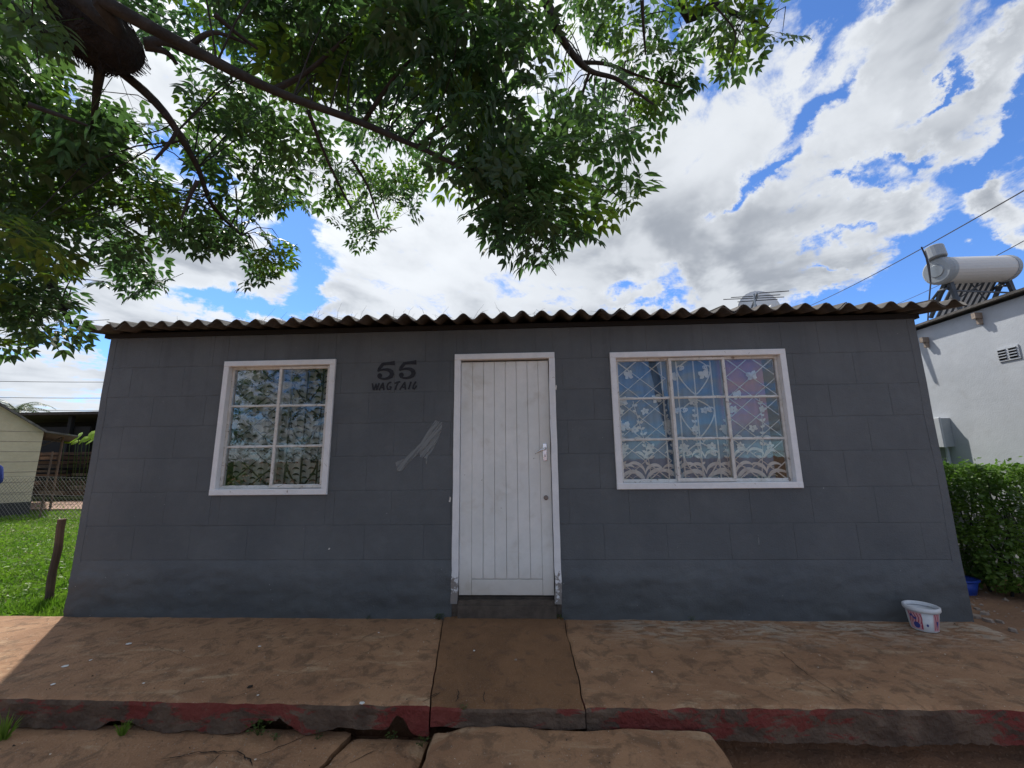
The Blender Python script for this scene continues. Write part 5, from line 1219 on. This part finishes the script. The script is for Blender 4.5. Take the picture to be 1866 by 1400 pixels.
# dark rounded clump in the fork
nc = atD(178, 66, 2.65); ns = MB(); nu, nv = 26, 16
mb = MB(); vs = []
for j in range(nv+1):
    for i in range(nu):
        a, e = 6.283*i/nu, math.pi*(j/nv-.5); d = RT*(math.cos(a)*math.cos(e)*.125) + UP*(math.sin(e)*.11) + FW*(math.sin(a)*math.cos(e)*.14)
        q = 1+.16*noise.noise(d*5)+.05*noise.noise(d*22); vs.append(nc+d*q)
mb.add(vs, [(j*nu+i, j*nu+(i+1) % nu, (j+1)*nu+(i+1) % nu, (j+1)*nu+i) for j in range(nv) for i in range(nu)])
nest = thing('nest', 'large dark rounded nest of twigs lodged in the fork at upper left', 'nest', nc)
build(mb, 'nest_body', M_NEST, nest)
mb = MB(); random.seed(5)
for i in range(900):
    d = Vector((random.gauss(0, 1), random.gauss(0, 1), random.gauss(0, 1))).normalized(); p = nc+RT*d.x*.125+UP*d.y*.108+FW*d.z*.14
    s_ = d.cross(Vector((random.gauss(0, 1), random.gauss(0, 1), random.gauss(0, 1)))).normalized()*random.uniform(.015, .04)
    mb.tube([p-s_-d*.006, p+d*.006, p+s_-d*.006], [.0018, .002, .001], 3, False)
build(mb, 'twigs', M_NEST, nest, kind='stuff')
# compound leaf: rachis with side stalks, each with pointed leaflets
def leaf_mesh(seed, L=.30):
    r = random.Random(seed); V_, F_, MI = [], [], []
    def leaflet(p, d, nrm, l):
        s_ = d.cross(nrm).normalized(); k = len(V_); w2 = l*r.uniform(.17, .23); up = nrm*l*.06; dr = -nrm*l*.12
        V_.extend([p, p+d*l*.28+s_*w2+up, p+d*l*.62+s_*w2*.8+up*.6, p+d*l+dr, p+d*l*.62-s_*w2*.8+up*.6, p+d*l*.28-s_*w2+up, p+d*l*.3, p+d*l*.62])
        F_.extend([(k, k+1, k+6), (k+1, k+2, k+7), (k+1, k+7, k+6), (k+2, k+3, k+7), (k, k+6, k+5), (k+5, k+6, k+7), (k+5, k+7, k+4), (k+4, k+7, k+3)])
    def stalk(p, q_, w2):
        k = len(V_); d = (q_-p).normalized(); s_ = d.orthogonal().normalized()*w2; t_ = d.cross(s_)
        V_.extend([p+s_, p-s_*.5+t_*.87, p-s_*.5-t_*.87, q_]); F_.extend([(k, k+1, k+3), (k+1, k+2, k+3), (k+2, k, k+3)])
    up = Vector((0, 0, 1)); X = lambda t: Vector((L*t, 0, -.22*L*t*t))
    stalk(Vector((0, 0, 0)), X(1), .0016)
    for i, t in enumerate((.30, .52, .73)):
        for sg in (-1, 1):
            p = X(t); d = Vector((.55, sg*.85, -.20+r.uniform(-.15, .1))).normalized(); PL = L*(.42-.14*abs(t-.45)*2); e = p+d*PL; stalk(p, e, .001)
            nn = (up+Vector((r.uniform(-.3, .3), r.uniform(-.3, .3), 0))).normalized(); side = d.cross(nn).normalized()
            for q_ in (.38, .68, .95):
                for s2 in ((-1, 1) if q_ < .9 else (-.6, .6, 0)):
                    dd = (d*(.6 if s2 else 1)+side*s2*.9+Vector((0, 0, r.uniform(-.35, .05)))).normalized()
                    if r.random() < .93: leaflet(p+d*PL*q_, dd, nn, L*r.uniform(.15, .21))
    for q_ in (.86, .98):
        for s2 in (-1, 1, 0) if q_ > .9 else (-1, 1):
            dd = Vector((.7, s2*.7, -.35+r.uniform(-.1, .1))).normalized(); leaflet(X(q_), dd, up, L*.2)
    return np.array([tuple(v) for v in V_]), np.array(F_)
variants = [leaf_mesh(i) for i in range(6)]
# clump centres: photo column, row, radius, distance, how many compound leaves
CL = [(40,60,90,3.2,38),(100,0,50,3.0,12),(20,150,70,3.4,24),(165,225,45,2.7,14),(60,40,50,2.5,10),(90,260,90,3.2,40),(20,330,80,3.3,34),(180,330,90,3.1,40),(110,400,60,3.1,22),(280,380,80,3.0,30),(370,400,70,3.1,28),
      (180,250,60,3.3,18),(240,215,50,3.4,10),(330,220,45,3.3,10),(430,180,80,3.2,32),(400,290,50,3.3,14),(460,260,80,3.2,26),(480,380,45,3.2,20),(500,455,30,3.3,16),(470,490,25,3.4,9),(430,440,45,3.3,14),
      (240,430,45,3.1,14),(245,490,45,3.6,14),(280,520,24,3.7,5),(200,420,30,2.8,6),(300,30,55,3.6,12),(390,20,60,3.7,12),(480,70,80,3.0,34),
      (15,400,36,2.6,7),(110,440,30,2.7,5),(20,470,60,3.2,20),(60,530,50,3.3,20),(88,575,34,3.4,9),(25,590,45,3.4,14),(112,600,20,3.4,3),(25,540,50,3.5,14),
      (570,40,90,2.6,34),(660,80,90,2.5,36),(760,50,90,2.3,36),(850,90,80,2.1,28),(600,120,80,2.7,28),(700,170,80,2.6,28),(790,170,80,2.3,30),(880,190,70,2.1,20),(930,80,70,2.2,20),(540,230,70,3.2,20),(560,290,50,3.6,16),
      (640,290,60,3.7,22),(700,330,60,3.8,24),(760,300,50,3.7,16),(740,370,38,3.8,14),(650,390,45,3.9,18),(655,435,20,3.9,5),(600,350,40,3.9,12),(700,400,30,3.9,8),(560,370,25,4.0,6),(790,250,60,3.0,14),
      (900,280,70,2.0,18),(880,350,55,1.85,16),(950,330,70,1.8,24),(900,420,45,1.8,12),(960,420,60,1.75,20),(1020,380,60,1.85,20),(1010,290,70,2.0,20),(1040,440,36,1.85,8),(985,470,36,1.75,8),(940,455,30,1.8,6),(1010,490,14,1.9,2),
      (1100,310,50,2.2,12),(1140,340,30,2.3,7),(1130,390,24,2.3,4),(1075,250,60,2.3,16),(980,210,70,2.2,18),(1040,180,60,2.7,16),
      (1030,40,70,3.1,18),(1090,30,70,3.2,20),(1150,60,70,3.2,22),(1200,120,60,3.2,22),(1180,190,50,3.2,18),(1130,180,50,3.1,14),(1220,190,28,3.3,7),(1250,150,24,3.3,5),(1210,40,50,3.3,14),(1240,90,30,3.3,7),
      (1315,15,40,3.2,11),(1350,45,42,3.2,12),(1395,30,28,3.2,6),(1412,55,14,3.2,3),(1350,100,20,3.3,4),(1325,115,8,3.3,1),(1310,10,30,3.3,6),(1100,110,50,3.2,10),(980,30,50,2.9,10),
      (-120,80,140,3.0,60),(-140,330,130,3.0,50),(-90,560,90,3.2,26),(200,-120,150,2.8,60),(480,-110,150,2.5,60),(780,-120,150,2.3,50),(1050,-110,130,2.8,36),(1300,-90,100,3.1,20)]
rg = random.Random(17); sprigs = []
for (px, py, rp, dd, n) in CL:
    n = max(1, int(n*((.47 if px < 560 else .43 if px < 1000 else .27) if 0 < px < 1866 and py > 0 else .28)))
    for i in range(n):
        while True:
            a, e = rg.uniform(-1, 1), rg.uniform(-1, 1)
            if a*a+e*e < 1: break
        d = dd*(1+rg.uniform(-.13, .13)); p = atD(px+a*rp*.92, py+e*rp*.92-(12 if dd > 2.5 else 115/dd-16), d); sprigs.append(p)
for i in range(1350):      # crown above the viewpoint, plus low leaves behind it
    t = rg.random(); c_ = Vector((rg.uniform(-7.5, 2.2), rg.uniform(-8.5, -3.6), rg.uniform(3.6, 6.2)))
    if i > 260: c_ = Vector((rg.uniform(-9.0, -3.6), rg.uniform(-7.5, -4.2), rg.uniform(.9, 4.2)))  # mirrored foliage, thickened low down to dim the sky reflected in the narrow window
    if noise.noise(c_*.9) < (-.12 if i <= 260 else -.28): continue
    sprigs.append(c_)
rows = []
for p in sprigs:
    if (p-CAM).length < 1.25: continue
    a = rg.uniform(0, 6.283); dr = rg.uniform(-1.1, .1); d = Vector((math.cos(a), math.sin(a), dr)).normalized()
    nn = Vector((rg.gauss(0, .35), rg.gauss(0, .35), 1)); s_ = nn.cross(d).normalized(); nn = d.cross(s_); sc = rg.uniform(.72, 1.2)
    m = Matrix((d, s_, nn)).transposed()
    v = p - CAM; z = v.dot(FW); px = 933+FPX*v.dot(RT)/z if z > 0 else -1e5; py = 700-FPX*v.dot(UP)/z if z > 0 else -1e5
    inside = -40 < px < 1906 and -60 < py < 1400
    p = p - d*.16*sc
    rows.append((inside, v.length, p, m, sc, rg.randrange(6), rg.random()))
vis = sorted([r for r in rows if r[0]], key=lambda r: r[1]); big = vis[:300]; rest = vis[300:] + [r for r in rows if not r[0]]
lm = []
for i, (vv, ff) in enumerate(variants):
    for mtl in (M_LEAF, M_LEAF2):
        me = bpy.data.meshes.new('leaf'); me.from_pydata(vv.tolist(), [], ff.tolist()); me.materials.append(mtl); lm.append(me)
for (_, _, p, m, sc, vi, q) in big:
    o = bpy.data.objects.new('leaf', lm[vi*2 + (1 if q < .10 else 0)]); C.objects.link(o); o.parent = tree
    o.matrix_parent_inverse = Matrix.Translation(-LOC[tree.name]); mw = m.to_4x4()*1; mw = Matrix.Translation(p) @ m.to_4x4() @ Matrix.Scale(sc, 4); o.matrix_basis = mw
VV, FF, MM = [], [], []; off = 0
for (_, _, p, m, sc, vi, q) in rest:
    vv, ff = variants[vi]; A_ = np.array(m)*sc; VV.append(vv @ A_.T + np.array(p)); FF.append(ff+off); MM.append(np.full(len(ff), 1 if q < .10 else 0)); off += len(vv)
np_mesh('foliage', np.concatenate(VV), np.concatenate(FF), [M_LEAF, M_LEAF2], tree, 'stuff', np.concatenate(MM))
# thin twigs carrying the leaf clumps
mb = MB(); rg = random.Random(4); allb = b1+b2+b3+b4+b5+b6
for (px, py, rp, dd, n) in CL:
    c_ = atD(px, py, dd); near = sorted([q_ for q_ in allb if (q_-nc).length > .34], key=lambda q_: (q_-c_).length)[0]
    if (near-c_).length > .75: continue
    for k in range(2):
        e = c_+Vector((rg.uniform(-1, 1), rg.uniform(-1, 1), rg.uniform(-1, .6)))*rp/FPX*dd*.8; md = near.lerp(e, .5)+Vector((rg.uniform(-.06, .06), rg.uniform(-.06, .06), .08))
        mb.tube([near, near.lerp(md, .5)+Vector((0, 0, .03)), md, md.lerp(e, .5), e], [.0035, .003, .0025, .002, .001], 4, False)
build(mb, 'twigs', M_BARK, tree, kind='stuff')
# second tree behind the viewpoint: its trunk is what the wide window mirrors
t2 = thing('yard_tree', 'slim trunked tree behind the viewpoint, mirrored in the middle of the wide window', 'tree', (3.3, -6.0, -.43))
mb = MB(); mb.tube([(3.35, -6, -.5), (3.4, -6, .8), (3.25, -6, 2.0), (3.0, -6, 3.3), (2.9, -6.1, 4.6)], [.13, .11, .10, .085, .05], 10); build(mb, 'trunk', M_BARK, t2, smooth=True)
leaf_cloud(9000, lambda r, n: np.stack([r.normal(3.2, .9, n), r.normal(-6.6, .7, n), r.normal(5.2, .5, n)], 1), .10, M_LEAF, 'crown', t2, seed=41, asp=.5)
